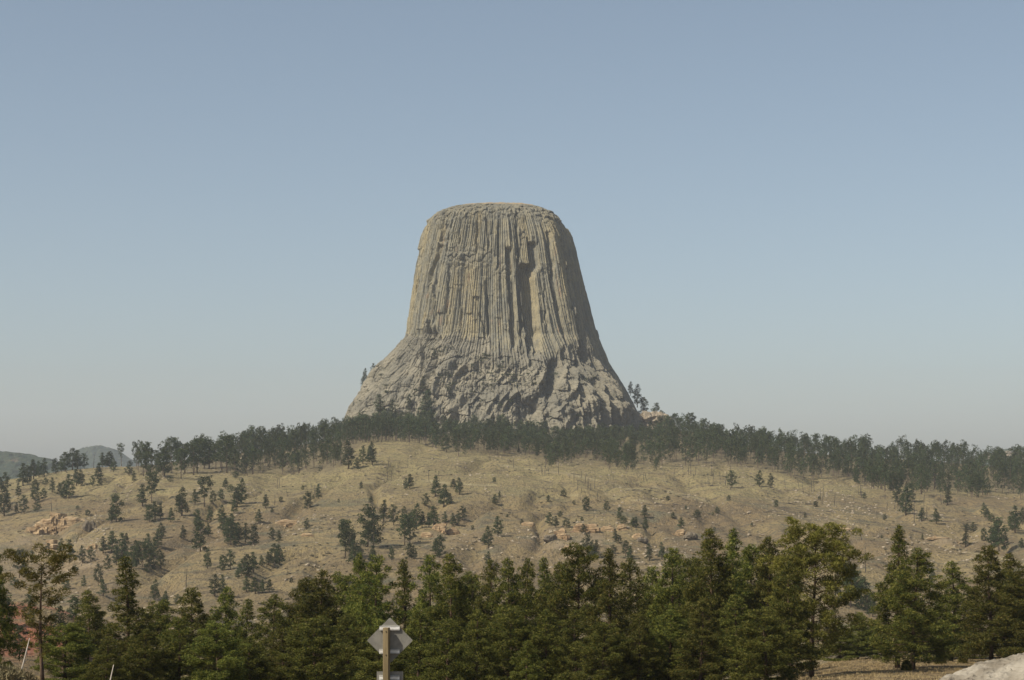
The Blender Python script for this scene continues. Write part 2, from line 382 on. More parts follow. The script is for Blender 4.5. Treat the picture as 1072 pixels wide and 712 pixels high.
def build_tower():
    th = np.concatenate([np.linspace(-115, 115, 1500), np.linspace(115, 245, 260)[1:-1]]) * math.pi / 180
    py = np.concatenate([np.linspace(213.6, 219.5, 26)[:-1], np.linspace(219.5, 475, 420)])
    TH, PY = np.meshgrid(th, py, indexing='ij')
    L, R, b = tower_ab(PY)
    s, c = np.sin(TH), np.cos(TH)
    a = np.where(s > 0, R, L); n = 2.45
    r = 1.0 / (np.abs(s / a) ** n + np.abs(c / b) ** n) ** (1 / n)
    x = s * r; y = -c * r; z = -(PY - HZ) / F * TY
    PX = TCX + x / K
    foot = wall_foot(PX) + fbm(PX / 7, 0 * PX, 3.3, 3, 41) * 13 + fbm(PX / 2.4, PY / 9, 3.3, 2, 42) * 7
    inbase = sstep(-5, 9, PY - foot)
    wall = 1 - inbase
    topm = 1 - sstep(222, 246, PY + fbm(x / 12, y / 12, z / 12, 2, 60) * 9)
    edge = sstep(214.5, 223, PY)
    # columns
    nx = TH * 225 / (2 * math.pi)
    u = nx + fbm(TH * 4, z / 120, 0, 2, 70) * 1.1 + vnoise(TH * 9, z / 70, 2, 71) * .15
    ci = np.floor(u); cf = u - ci - .5
    prof = -(np.abs(cf * 2)) ** 3.0 * 1.5
    seg = np.floor(z / 34 + _h(ci, ci * 0, ci * 0, 3) * 5)
    off = (_h(ci, seg, seg * 0, 5) - .5) * 1.5 + (_h(ci, ci * 0, ci * 0, 8) - .5) * 2.2
    pair = np.floor(u / 3.0 + .3 * vnoise(u * 0, z / 60, 1, 9)); off2 = (_h(pair, np.floor(z / 70 + _h(pair, pair * 0, pair * 0, 4) * 3), pair * 0, 15) - .5) * 3.4
    butt = fbm(TH * 3.2 + 1.3, z / 300, 0, 3, 77) * 9
    d = (prof + off + off2) * (.55 + .45 * (1 - topm)) + butt * sstep(215, 260, PY)
    rough = fbm(x / 5, y / 5, z / 5, 3, 81); w1, w2, wid = worley(x / 5.5, y / 5.5, z / 7.5, 90)
    patch = np.exp(-((PX - 488) / 26.) ** 2 - ((PY - 275) / 13.) ** 2)
    patch = np.maximum(patch, .5 * sstep(.15, .5, fbm(x / 22, y / 22, z / 30, 2, 95)) * (1 - sstep(300, 330, PY)))
    rub = np.clip(topm * .9 + patch, 0, 1)
    d = d * (1 - .55 * rub) + rub * ((w2 - w1) * 4.0 + (wid - .5) * 4.5 - .5 + rough * 1.2) + rough * .5
    d = (d - 2.4) * edge
    # fractures and chimneys: (row top, row foot, col top, col foot, width, depth)
    fr = (PY < 470) & (c > -.2)
    def slot(p0, p1, x0, x1, wd, dep, soft=.25):
        t = np.clip((PY - p0) / (p1 - p0), 0, 1); cx = x0 + (x1 - x0) * t + vnoise(z / 9, z * 0, 0, int(x0)) * 1.1
        q = (PX - cx) / wd
        m = sstep(-.12, .05, q) * (1 - sstep(1 - soft, 1.25, q)) * sstep(p0 - 2, p0 + 3, PY) * (1 - sstep(p1 - 5, p1 + 3, PY))
        return -dep * m * fr
    for sl in ((285, 382, 545, 553, 13, 15), (262, 290, 553, 556, 9, 8), (268, 372, 529, 536, 6, 8), (268, 372, 541, 545, 3, 5),
               (302, 372, 507, 513, 2.6, 4), (335, 378, 502, 512, 2.6, 4.5), (225, 262, 464, 461, 4, 5), (262, 302, 459, 448, 5, 6), (302, 345, 450, 446, 2.5, 4), (300, 346, 457, 455, 2, 3),
               (250, 300, 571, 577, 3, 5), (300, 365, 575, 590, 2.5, 4), (255, 330, 586, 596, 3, 5), (330, 372, 599, 607, 3, 5), (290, 350, 565, 572, 2, 3),
               (245, 290, 520, 521, 2.5, 3), (232, 275, 540, 541, 3, 3.5), (240, 280, 498, 497, 2, 2.5), (310, 360, 480, 482, 1.8, 2.4), (285, 350, 470, 467, 1.8, 2.6), (262, 345, 441, 430, 1.6, 2.2),
               (235, 270, 508, 510, 2.5, 3), (238, 262, 481, 480, 2.2, 3)):
        d = d + slot(*sl)
    # right shoulder pulls back hard: dark flank
    # apron of leaning broken ribs
    e = x * .80 - z * .42 + vnoise(x / 60, y / 60, z / 60, 31) * 14
    e2 = np.where(PX > 600, x * 1.0 + y * .5, e); e2 = np.where(PX < 440, x * .78 - z * .62, e2)
    g = x * .45 + z * .85
    r1 = 1 - np.abs(vnoise(e2 / 15 + 4, g / 60, y / 60, 101)) * 2
    r2 = 1 - np.abs(vnoise(e2 / 6.5, g / 26, y / 26, 103)) * 2
    q1, q2, qi = worley(x / 11 + fbm(x/9, y/9, z/9, 2, 5) * .4, y / 11, z / 15, 110)
    s1, s2, si = worley(x / 4.6, y / 4.6, z / 5.2, 120)
    dbig = r1 * 7.0 + r2 * 2.6 + (qi - .5) * 5.5 + np.minimum(q2 - q1, .5) * 5 + np.minimum(s2 - s1, .45) * 2.2 + (si - .5) * 1.6 + fbm(x / 30, y / 30, z / 30, 3, 130) * 7 - 3.5
    leftapr = sstep(470, 430, PX)
    below = PY - foot; grow = sstep(-4, 34, below); dbase = (dbig * (1 - .35 * leftapr) - 3.0) * (.3 + .7 * grow) - 1.5 + (prof * 1.6 + off * 1.1 + off2 * 1.0) * np.maximum(1 - sstep(0, 40, below), .45 + .5 * sstep(590, 610, PX)) + fbm(x / 45, y / 45, z / 45, 2, 133) * 9
    # cave-like hollow low on the front, and a deep shaded cleft
    dbase = dbase - 10 * np.exp(-((PX - 561) / 6.) ** 2 - ((PY - 436) / 8.) ** 2) * fr - 9 * np.exp(-((PX - 577 + (PY - 400) * .1) / 4.5) ** 2) * sstep(380, 392, PY) * fr
    dbase = dbase - 7 * np.exp(-((PX - 428 - (375 - PY) * .45) / 5.) ** 2) * sstep(345, 355, PY) * (1 - sstep(395, 405, PY)) * fr
    d = d * wall + dbase * inbase
    nl = np.sqrt((x / a ** 2) ** 2 + (y / b ** 2) ** 2) + 1e-9
    nxv, nyv = (x / a ** 2) / nl, (y / b ** 2) / nl
    # near the silhouettes keep the outline: scale displacement mean there
    x2 = x + nxv * d; y2 = y + nyv * d
    z2 = z + (1 - sstep(216, 230, PY)) * fbm(x / 7, y / 7, 0, 3, 140) * 1.0 * sstep(213.9, 216, PY)
    X = x2 + (TCX - CX) * K; Yw = y2 + TY; Z = z2
    V = np.stack([X, Yw, Z], -1); ncol, nrow = TH.shape
    V0 = np.array([(TCX - CX) * K, TY, 0.0]); V = V - V0
    I = np.arange(ncol * nrow).reshape(ncol, nrow); J = np.roll(I, -1, axis=0)
    Q = np.stack([I[:, :-1], I[:, 1:], J[:, 1:], J[:, :-1]], -1).reshape(-1, 4)
    PYf = PY.ravel(); ib = inbase.ravel(); slp = np.stack([X, Yw, Z], -1)
    fpy = PYf[Q].mean(1); fib = ib[Q].mean(1)
    turf = fpy < 218.6
    base = (fib > .5) & ~turf
    colm = ~turf & ~base
    V = V.reshape(-1, 3)
    root = thing('rock_tower', 'huge flat-topped grey rock tower with vertical columns rising above the ridge forest', 'rock tower', tuple(V0))
    lich = sstep(.0, .5, fbm(TH * 7, z / 300, 0, 3, 150) + .25 * fbm(x / 30, y / 30, z / 30, 2, 151)).ravel()
    rubf = rub.ravel()
    for nm, msk, mat, sm in (('column_wall', colm, 'column_rock', True), ('boulder_apron', base, 'apron_rock', False), ('summit_turf', turf, 'summit', True)):
        q = Q[msk]; used, inv = np.unique(q, return_inverse=True)
        me = mesh(nm, V[used], inv.reshape(q.shape), sm, M[mat])
        attr(me, 'lich', lich[used]); attr(me, 'rub', rubf[used])
        link(nm, me, root)
def mat_column():
    t = NT('columnar_rock'); v = t.coord('Object'); vs = t.coord('Object', (1, 1, .045)); vm = t.coord('Object', (1, 1, .2))
    n1 = t.noise(vs, .16, 4, .6); n2 = t.noise(vs, .55, 3, .6); n3 = t.noise(v, .3, 5, .65); n4 = t.noise(v, .03, 4, .6)
    c = t.mix(t.ramp(n1, .38, .62), (.180, .172, .135), (.262, .232, .155))
    c = t.mix(t.math('MULTIPLY', t.attr('lich'), t.ramp(n4, .35, .6, .3, .85)), c, (.325, .268, .150))
    c = t.mix(t.math('MULTIPLY', t.ramp(n2, .52, .68), .55), c, (.125, .117, .095))
    c = t.mix(t.math('MULTIPLY', t.ramp(t.noise(vm, .12, 3, .6), .62, .72), .5), c, (.27, .17, .105))
    c = t.mix(t.math('MULTIPLY', t.ramp(n3, .5, .66), .4), c, (.115, .11, .09))
    c = t.mix(t.math('MULTIPLY', t.attr('rub'), .65), c, (.165, .155, .122))
    t.col(c); t.bump(t.math('ADD', t.math('MULTIPLY', n2, 1.2), n3), .9, 1.4); return t.m
def mat_apron():
    t = NT('broken_apron_rock'); v = t.coord('Object')
    n1 = t.noise(v, .03, 4, .6); n2 = t.noise(v, .22, 5, .7); n3 = t.noise(v, .07, 4, .7)
    c = t.mix(t.ramp(n1, .38, .62), (.172, .158, .122), (.245, .218, .160))
    c = t.mix(t.math('MULTIPLY', t.ramp(n3, .52, .66), .7), c, (.115, .108, .078))
    c = t.mix(t.math('MULTIPLY', t.ramp(n2, .55, .7), .5), c, (.075, .075, .05))
    t.col(c); t.bump(n2, .9, 2.0); return t.m
M['column_rock'] = mat_column(); M['apron_rock'] = mat_apron()
M['summit'] = mat_simple('dry_summit_turf', (.27, .20, .12), (.34, .26, .16), .1, .5, .5)
build_tower()
def tower_pt(px, py):
    L, R, b = tower_ab(py); z = -(py - HZ) / F * TY; Y = TY
    for _ in range(4):
        x = (px - CX) / F * Y - (TCX - CX) * K; a = R if x > 0 else L
        q = min(.999, abs(x / a)); Y = TY - b * (1 - q ** 2.45) ** (1 / 2.45)
        z = -(py - HZ) / F * Y
    return np.array(((px - CX) / F * Y, Y, z))

# ------------------------------------------------------------------ pines
def scrub_proto(seed):
    g = np.random.default_rng(seed); N = 26; B = g.normal(0, .35, (N, 3)); B[:, 2] = np.abs(B[:, 2]) * .4; D = g.normal(0, 1, (N, 3)); D[:, 2] = np.abs(D[:, 2]); D /= np.linalg.norm(D, axis=1)[:, None]
    S = np.cross(D, g.normal(0, 1, D.shape)); S /= np.linalg.norm(S, axis=1)[:, None]
    V = np.stack([B - S * .14, B + S * .14, B + D * .55], 1).reshape(-1, 3); return V, np.arange(len(V)).reshape(-1, 3)
def crown_radius(kind, t):
    if kind == 'cone': return (1 - t) ** .66 * .95 + .03
    if kind == 'spire': return (1 - t) ** .6 * (.75 + .25 * math.cos(t * 3)) + .02
    if kind == 'broad': return (max(0., 1 - (abs(t - .42) / .62) ** 2.2)) ** .55 * .95 + .06
    if kind == 'tufted': return .35 + .6 * (max(0., 1 - (abs(t - .75) / .5) ** 2))
    return (max(0., 1 - (max(0, t - .25) / .78) ** 1.7)) ** .7 + .04        # 'dense'
def pine_data(seed, H, W, kind, cb, nbr, ncl, cr, blades, bl, bw, bark, leaf, limbs=True, tr=None, gap=0.12, nm='pine', spread=.8):
    g = np.random.default_rng(seed); r0 = tr or H * .014
    mb = MB(); lean = g.normal(0, .012, 2)
    def tp(t): return np.array((lean[0] * H * t + .012 * H * math.sin(t * 5 + seed), lean[1] * H * t + .01 * H * math.cos(t * 4 + seed), H * t))
    ts = np.linspace(0, .985, 9 if limbs else 5); pts = [tp(t) for t in ts]; pts[0][2] = -.04 * H
    mb.tube(pts, [r0 * (1.25 if i == 0 else 1) * (1 - t) ** .8 + r0 * .1 for i, t in enumerate(ts)], 7 if limbs else 5)
    Pn = []; Ax = []
    lob = g.uniform(0, 2 * math.pi, 3); ang = g.uniform(0, 6.28)
    for i in range(nbr):
        t = (i + g.uniform(0, 1)) / nbr
        ang += 2.39996 + g.normal(0, .35)
        f = crown_radius(kind, t) * (1 + .16 * math.cos(ang * 2 + lob[0]) + .12 * math.cos(3 * ang + lob[1] + t * 5)) * g.uniform(.68, 1.12)
        if g.random() < gap and t < .9: f *= g.uniform(.2, .55)
        ln = W / 2 * f; h = cb + (1 - cb) * t
        up = .25 + .55 * t + g.normal(0, .12) if kind != 'cone' else .12 + .5 * t + g.normal(0, .08)
        if t < .2: up -= .25
        d = np.array((math.cos(ang), math.sin(ang), 0)); o = tp(h)
        path = [o + d * ln * q + np.array((0, 0, 1.)) * ln * (up * q * .6 + .25 * q * q - (.10 if t < .35 else 0) * q) for q in (0, .35, .7, 1)]
        if limbs and ln > .5: mb.tube(path, [r0 * .30 * (1 - t * .6), r0 * .2 * (1 - t * .6), r0 * .11, r0 * .05], 4)
        n = max(1, int(round(ncl * (ln / (W * .35)) ** .8 * g.uniform(.8, 1.25))))
        for j in range(n):
            q = 1.0 if j == 0 else g.uniform(.3, 1.0) ** .7
            c0 = np.array([np.interp(q, (0, .35, .7, 1), [p[k] for p in path]) for k in range(3)])
            sd = np.cross(d, (0, 0, 1.)) * g.normal(0, 1) * ln * .22 * (.4 + q * .6)
            Pn.append(c0 + sd + np.array((0, 0, g.uniform(0, .1) * cr))); Ax.append(cr * g.uniform(.65, 1.25) * (.55 + .6 * min(1, ln / (W * .3))))
    for j in range(4): Pn.append(tp(1.0 - .022 * j * (15 / H) ** .2) + g.normal(0, cr * .15, 3) * np.array((1, 1, .3)) - np.array((0, 0, cr * .5))); Ax.append(cr * (.34 + .16 * j))
    Pn = np.array(Pn); Rr = np.array(Ax); K_ = blades
    cnt = np.maximum(4, (K_ * (Rr / cr) ** 1.7).astype(int)); idx = np.repeat(np.arange(len(Pn)), cnt); N = len(idx)
    O = g.normal(0, 1, (N, 3)); O[:, 2] += .35; O /= np.linalg.norm(O, axis=1)[:, None]
    rr = Rr[idx][:, None]
    Pb = Pn[idx] + O * rr * np.array((1, 1, .8)) * g.uniform(.4, 1.0, (N, 1)) ** .5
    D = g.normal(0, 1, (N, 3)); D -= O * (D * O).sum(1)[:, None]; D /= np.linalg.norm(D, axis=1)[:, None] + 1e-9
    D = D * .75 + O * .55 + np.array((0, 0, .45)); D /= np.linalg.norm(D, axis=1)[:, None]
    S = np.cross(O, D) + g.normal(0, .3, (N, 3)); S /= np.linalg.norm(S, axis=1)[:, None] + 1e-9
    Ln = bl * g.uniform(.6, 1.3, (N, 1)); Wd = bw * g.uniform(.7, 1.25, (N, 1))
    A = Pb - S * Wd / 2; B = Pb + S * Wd / 2; T = Pb + D * Ln
    V = np.stack([A, B, T], 1).reshape(-1, 3); V[:, 2] = np.maximum(V[:, 2], .02 * H)
    Fc = np.arange(len(V)).reshape(-1, 3)
    return mb, V, Fc
def pine_proto(**k):
    mb, V, Fc = pine_data(**k)
    return (mb.mesh('trunk', k['bark'], True), mesh('crown', V, Fc, False, k['leaf']), k['H'], k['W'])
NEARP = {}
for i, (kd, H, W, cb, nbr, tpb, mt, gp) in enumerate([
        ('cone', 13, 5.6, .08, 95, 24, 'needles', .10), ('cone', 13, 7.0, .06, 105, 27, 'needles', .14), ('broad', 13, 8.0, .12, 95, 30, 'needles_gold', .18),
        ('spire', 13, 4.6, .12, 85, 20, 'needles', .12), ('dense', 13, 6.4, .05, 105, 27, 'needles', .16), ('cone', 13, 6.4, .08, 100, 27, 'needles', .16),
        ('cone', 13, 6.6, .06, 100, 25, 'needles', .16), ('tufted', 11, 5.4, .25, 34, 22, 'needles_gold', .35)]):
    NEARP[i] = pine_proto(seed=40 + i, H=H, W=W, kind=kd, cb=cb, nbr=nbr, ncl=tpb / 5.6, cr=.37, blades=85, bl=.27, bw=.075, bark=M['bark'], leaf=M[mt], gap=gp, nm='pine')
FARP = {}
for i, (kd, H, W, cb, nbr, gp) in enumerate([('cone', 15, 6.0, .1, 34, .1), ('dense', 15, 7.0, .16, 34, .15), ('broad', 15, 7.6, .32, 30, .2), ('spire', 15, 4.8, .14, 32, .1),
        ('dense', 15, 6.2, .08, 36, .2), ('broad', 15, 6.6, .45, 26, .25), ('tufted', 16, 6.2, .45, 16, .3)]):
    FARP[i] = pine_proto(seed=90 + i, H=H, W=W, kind=kd, cb=cb, nbr=nbr, ncl=2.6, cr=.82, blades=22, bl=.62, bw=.42, bark=M['bark_far'], leaf=M['needles_far'], limbs=(i == 6), tr=.26, gap=gp, nm='far')
def put_pine(proto, loc, h, wpx_m, label, group, name='pine_tree', cat='pine tree'):
    tr, cr, H, W = proto
    s = h / H; sx = (wpx_m / W) if wpx_m else s * random.uniform(.88, 1.12)
    t = thing(name, label, cat, tuple(loc), random.uniform(0, 6.28), group)
    t.scale = (sx, sx, s)
    link('trunk', tr, t); link('crown', cr, t)
    return t
ORD = ['first', 'second', 'third', 'fourth', 'fifth', 'sixth', 'seventh', 'eighth', 'ninth', 'tenth', 'eleventh', 'twelfth', 'thirteenth', 'fourteenth', 'fifteenth', 'sixteenth', 'seventeenth', 'eighteenth', 'nineteenth', 'twentieth', 'twenty-first', 'twenty-second', 'twenty-third', 'twenty-fourth']

# foreground pines: (top col, top row, distance, width px, prototype, label or None, category group)
G1 = 'dark pines of the foreground wood'
FG = [
 (-20, 540, 118, 80, 1, 'dark bushy pine cut by the left picture edge'), (44, 590, 112, 72, 7, 'sparse yellow-green pine with bare limbs before the red bank'),
 (92, 620, 165, 52, 0, 'low dark pine just right of the red dirt bank'), (132, 585, 150, 62, 3, 'tall dark narrow pine standing alone near the left end'),
 (166, 633, 175, 56, 4, None), (202, 618, 165, 72, 1, None), (238, 617, 180, 50, 0, None), (259, 629, 170, 44, 3, None), (288, 625, 175, 62, 6, None),
 (320, 611, 190, 56, 4, None), (338, 600, 170, 66, 0, None), (362, 606, 205, 60, 4, None), (378, 583, 175, 56, 6, None), (396, 584, 165, 66, 5, 'tall pine with yellowish tips directly behind the diamond road sign'),
 (423, 588, 190, 52, 3, None), (449, 584, 180, 60, 5, None), (471, 583, 170, 62, 0, None), (494, 606, 200, 60, 4, None), (514, 590, 190, 50, 1, None), (531, 588, 180, 50, 0, None),
 (552, 588, 185, 50, 6, None), (570, 586, 195, 42, 3, None), (586, 592, 190, 46, 0, None), (605, 576, 180, 64, 4, None), (638, 577, 175, 60, 3, None), (662, 587, 190, 58, 6, None), (684, 596, 200, 60, 1, None),
 (703, 577, 180, 66, 1, None), (722, 588, 195, 60, 4, None), (743, 557, 172, 66, 0, None), (767, 556, 185, 58, 3, None), (786, 577, 190, 60, 4, None), (804, 565, 175, 70, 5, None),
 (851, 562, 158, 92, 2, 'broad rounded olive pine at the right edge of the long wood'), (826, 590, 150, 60, 5, None),
 (941, 552, 182, 56, 3, 'tallest pointed pine on the right clearing'), (957, 576, 168, 72, 6, 'bushy pine with two trunks showing right beside the pointed one'),
 (996, 590, 215, 56, 0, 'small dark pine between the two big clumps on the right'), (1036, 574, 195, 74, 1, 'wide dark pine near the right picture edge'), (1057, 582, 205, 56, 0, 'narrow pine crowding the wide one at right'),
 (1078, 596, 190, 66, 4, 'pine cut off by the right picture edge'),
 (975, 640, 235, 52, 4, 'low pine tucked behind the bushy right clearing pine'), (899, 642, 245, 40, 1, 'low green pine at the clearing edge beside the broad olive pine'), (917, 650, 250, 40, 4, 'lower green pine in the gap left of the pointed pine'), (1012, 655, 235, 50, 4, 'low pine behind the small dark right pine'), (880, 655, 240, 50, 5, 'low pine in the shade behind the broad olive pine'),
 # nearer, lower rank
 (70, 655, 130, 62, 4, None), (112, 668, 125, 60, 1, None), (150, 660, 128, 66, 6, None), (186, 648, 130, 70, 5, None), (226, 655, 126, 64, 4, None), (262, 668, 130, 60, 0, None), (296, 660, 134, 66, 1, None),
 (330, 650, 130, 66, 4, None), (366, 645, 136, 66, 6, None), (438, 640, 134, 70, 5, None), (470, 650, 128, 62, 1, None), (500, 640, 136, 60, 5, None), (536, 640, 140, 62, 4, None),
 (570, 640, 140, 58, 6, None), (604, 640, 150, 60, 5, None), (632, 655, 138, 56, 4, None), (668, 645, 140, 62, 1, None), (700, 640, 142, 66, 6, None), (735, 630, 140, 72, 5, None), (770, 625, 146, 70, 1, None),
 (800, 640, 138, 66, 4, None), (553, 672, 115, 38, 0, 'small pointed young pine at the bottom of the wood'), (402, 668, 124, 60, 4, None),
]
back = sorted([f for f in FG if f[5] is None and f[2] >= 148], key=lambda f: f[0]); frnt = sorted([f for f in FG if f[5] is None and f[2] < 148], key=lambda f: f[0])
for f in FG:
    px, py, Y, wpx, pr, lab = f
    x = (px - CX) / F * Y; gz = float(ground(x, Y)); h = -(py - HZ) / F * Y - gz
    if lab is None:
        nm = ('dark' if pr in (0, 3, 6) else 'bushy' if pr in (1, 4) else 'olive')
        if f in back: lab = f'{nm} pine, {ORD[back.index(f)]} from the left' if back.index(f) < 14 else f'{nm} pine, {ORD[len(back) - 1 - back.index(f)]} from the right'; lab += ' in the rear rank of foreground wood'
        else: lab = f'low {nm} pine, {ORD[frnt.index(f)]} from the left' if frnt.index(f) < 12 else f'low {nm} pine, {ORD[len(frnt) - 1 - frnt.index(f)]} from the right'; lab += ' in its front rank'
    put_pine(NEARP[pr], (x, Y, gz), h * 1.0, wpx / F * Y * (1.12 if Y > 148 else 1.02), lab, G1)

# hillside pines read off the slope: (foot col, foot row, height px)
HS = [(1,515,15),(6,514,18),(4,541,28),(7,529,15),(24,509,23),(29,506,17),(35,502,20),(41,500,16),(46,499,18),(58,495,14),(64,494,13),(68,493,18),(76,492,21),(81,491,19),(88,488,15),
(107,485,15),(111,484,9),(115,484,15),(136,487,6),(119,494,14),(103,502,16),(97,510,11),(104,509,12),(19,521,14),(25,538,18),(17,538,11),(37,517,14),(37,527,16),(39,536,9),(46,524,12),(55,516,14),(48,508,7),
(62,518,11),(67,522,17),(72,522,24),(80,509,17),(85,510,16),(122,547,27),(117,547,15),(92,540,6),(81,534,4),
(150,499,19),(152,491,25),(156,503,13),(135,499,9),(140,505,11),(164,487,14),(172,500,30),(179,491,28),(190,502,28),(194,496,27),(203,498,29),(206,495,31),(214,491,29),(219,491,28),(226,492,24),(232,493,28),(238,495,34),
(178,505,6),(159,527,28),(149,531,22),(162,515,13),(157,547,17),(162,545,19),(168,543,16),(190,541,28),(188,532,14),(179,548,15),(204,529,16),(214,531,27),(223,530,13),(231,526,11),(236,512,11),(247,501,7),(242,516,8),(248,531,20),(253,528,25),(245,538,14),
(220,547,16),(232,547,17),(206,548,13),(243,549,11),(132,572,13),(169,565,16),(165,576,19),(155,583,22),(161,585,20),(143,594,26),(149,594,24),(138,596,22),(131,586,12),(156,600,24),(168,597,19),(162,630,21),(173,637,17),(186,632,9),
(192,565,14),(206,552,8),(210,578,29),(218,562,14),(217,596,20),(234,559,20),(238,562,18),(242,571,26),(247,570,20),(250,568,20),(257,569,20),(265,571,20),(233,597,15),(241,596,19),(249,607,11),(253,604,17),(259,604,21),(265,601,21),
(258,621,16),(267,622,17),(225,625,22),(233,624,20),(242,632,11),(278,533,14),(333,523,15),(322,533,17),(271,548,14),(365,492,27),(374,492,11),(380,486,18),(390,487,22),(387,484,17),
(285,565,12),(292,569,13),(321,555,12),(274,593,11),(281,592,14),(287,593,22),(292,592,20),(371,592,25),(361,585,35),(366,588,30),(377,582,10),(385,573,40),(391,574,34),(390,590,18),(355,614,13),(367,614,13),(275,621,14),(282,620,13),(305,611,5),(322,627,14),(311,630,11),
(425,513,12),(429,512,15),(456,521,21),(465,532,23),(471,529,11),(475,512,10),(481,519,17),(446,531,13),(402,546,22),(412,550,20),(424,571,28),(429,570,25),(423,543,11),(431,553,15),(436,555,26),(442,552,16),(454,553,22),(449,552,15),(466,548,12),(474,552,13),(479,552,12),(484,546,14),
(521,562,20),(511,574,22),(507,569,10),(518,528,10),(410,587,14),(428,586,16),(433,586,14),(460,584,22),(456,580,16),(448,592,10),(511,592,14),
(575,551,13),(582,553,12),(593,553,9),(611,560,10),(614,535,14),(635,535,10),(649,544,12),(653,549,8),(663,553,10),(666,553,11),(675,542,13),(676,556,14),(644,566,11),(647,570,9),(615,579,19),(624,585,19),(620,584,16),(642,580,9),(655,584,16),(660,586,14),
(713,553,10),(730,544,9),(680,587,17),(693,587,17),(766,511,17),(795,510,16),(807,510,14),(948,541,28),(952,525,18),(940,529,17),(965,546,14),(980,549,16),(992,529,16),(1030,540,13),(1034,544,11),(1038,547,8),(1012,557,7),(1019,557,10),(1011,574,17),(1030,567,13),(1038,571,18),(1046,577,32),(1042,570,22),(1052,574,15),(1060,556,18),(1063,559,27),(1070,550,17),(1069,574,10),
(886,634,42),(891,636,38),(896,632,30),(902,638,30),(908,642,26),(914,646,24),(975,616,18),
(20,605,26),(25,604,16),(33,583,6),(15,615,10),(50,581,11),(64,579,14),(73,588,22),(86,590,17),(95,588,15),(108,580,17),(117,581,22),(128,590,30),(64,594,7),(79,600,7),(103,613,21),(88,615,12),(69,618,10),(108,625,17),(113,598,16),(122,592,18)]
CL = [(18, 520, 'pines on the far left shoulder'), (62, 492, 'skyline pines before the far domed hill'), (112, 488, 'pines on the bare crest left of centre'), (60, 520, 'pines just above the left cliff'), (118, 546, 'pines right of the dark boulder'),
      (160, 494, 'skyline pines at the left forest end'), (205, 495, 'dense left ridge row'), (160, 535, 'scattered pines below the left ridge row'), (200, 535, 'pines on the slope under the left ridge'), (243, 525, 'pines on the rocky left slope'),
      (150, 590, 'dense clump above the tall narrow pine'), (168, 630, 'pines peeping over the left foreground wood'), (212, 572, 'pines on the open lower left slope'), (250, 567, 'tight clump on the left slope'), (250, 602, 'lower tight clump on the left slope'),
      (238, 625, 'pines low on the left slope'), (305, 535, 'lone pines above the middle left ledge'), (380, 487, 'pines on the pale knoll left of the tower'), (288, 580, 'clump below the middle left ledge'), (373, 585, 'tall pines behind the sign'),
      (340, 620, 'pines at the wood edge left of the sign'), (455, 520, 'pines high on the middle slope'), (430, 553, 'thick clump in the middle slope'), (472, 552, 'pines on the orange middle ledge'), (515, 562, 'pines right of the orange middle ledge'),
      (440, 586, 'pines below the orange middle ledge'), (590, 548, 'pines on the sandstone band under the tower'), (660, 550, 'pines at the sandstone band right end'), (640, 582, 'pines below the sandstone band'), (722, 548, 'small pines right of the sandstone band'),
      (790, 510, 'pines in the burnt strip'), (955, 535, 'pines before the right forest edge'), (1030, 548, 'pines dotting the right slope'), (1045, 572, 'dark clump on the right slope'), (898, 636, 'bluish valley pines left of the pointed pine'),
      (30, 597, 'pines in the eroded left gully'), (80, 592, 'pines on the eroded bank above red soil'), (110, 592, 'pines above the left foreground trees')]
asg = {}
for t in HS:
    k = min(range(len(CL)), key=lambda i: (CL[i][0] - t[0]) ** 2 + 2.2 * (CL[i][1] - t[1]) ** 2); asg.setdefault(k, []).append(t)
for k, L in asg.items():
    L.sort()
    for i, (px, py, hp) in enumerate(L):
        p = hit(px, py); h = hp * p[1] / F
        ad = 'bushlike' if hp <= 8 else 'small' if hp <= 13 else 'tall' if hp >= 24 else 'dark'
        pr = random.choice([0, 3, 0, 1, 4, 3] if hp < 24 else [0, 4, 0, 1, 2])
        if py < 505 and 140 < px < 245: pr = random.choice([1, 2, 5, 2, 1, 3])
        ls = [q for q in L]
        pos = f'{ORD[i]} from the left' if len(L) > 1 else 'standing alone'
        lab = f'{ad} pine, {pos} among {CL[k][2]}' if len(L) > 1 else f'{ad} pine alone, one of the {CL[k][2]}'
        wm = h * random.uniform(.42, .55) if hp > 10 else h * random.uniform(.6, .8)
        if hp <= 9: put_pine(FARP[1], p - np.array((0, 0, .3)), h * 1.1, h * .9, lab.replace('small pine,', 'young pine,'), CL[k][2], 'small_pine'); continue
        put_pine(FARP[pr], p - np.array((0, 0, .3)), h * 1.06, wm * 1.1, lab, CL[k][2])
p = hit(127, 489); put_pine(FARP[6], p, 22 * p[1] / F, 7.5, 'thin open-crowned pine on the skyline before the domed hill', 'pines on the bare crest left of centre')
# tiny young pines dotting the slope
for (xa, xb), (ya, yb), n, lab in [((540, 640), (520, 548), 6, 'tiny young pine on the slope above the sandstone band'), ((690, 800), (520, 575), 8, 'tiny young pine on the open slope right of centre'), ((800, 905), (520, 580), 8, 'tiny young pine in the boulder field on the right slope'), ((905, 1010), (545, 600), 7, 'tiny young pine above the pointed pine'), ((280, 400), (505, 540), 7, 'tiny young pine on the bare left middle slope'), ((485, 560), (500, 560), 6, 'tiny young pine in the middle of the slope')]:
    for _ in range(n):
        p = hit(random.uniform(xa, xb), random.uniform(ya, yb)); h = random.uniform(3.5, 7.5) * p[1] / F
        put_pine(FARP[random.choice([0, 1, 4])], p - np.array((0, 0, .2)), h, h * random.uniform(.5, .85), lab, lab + 's', 'small_pine')
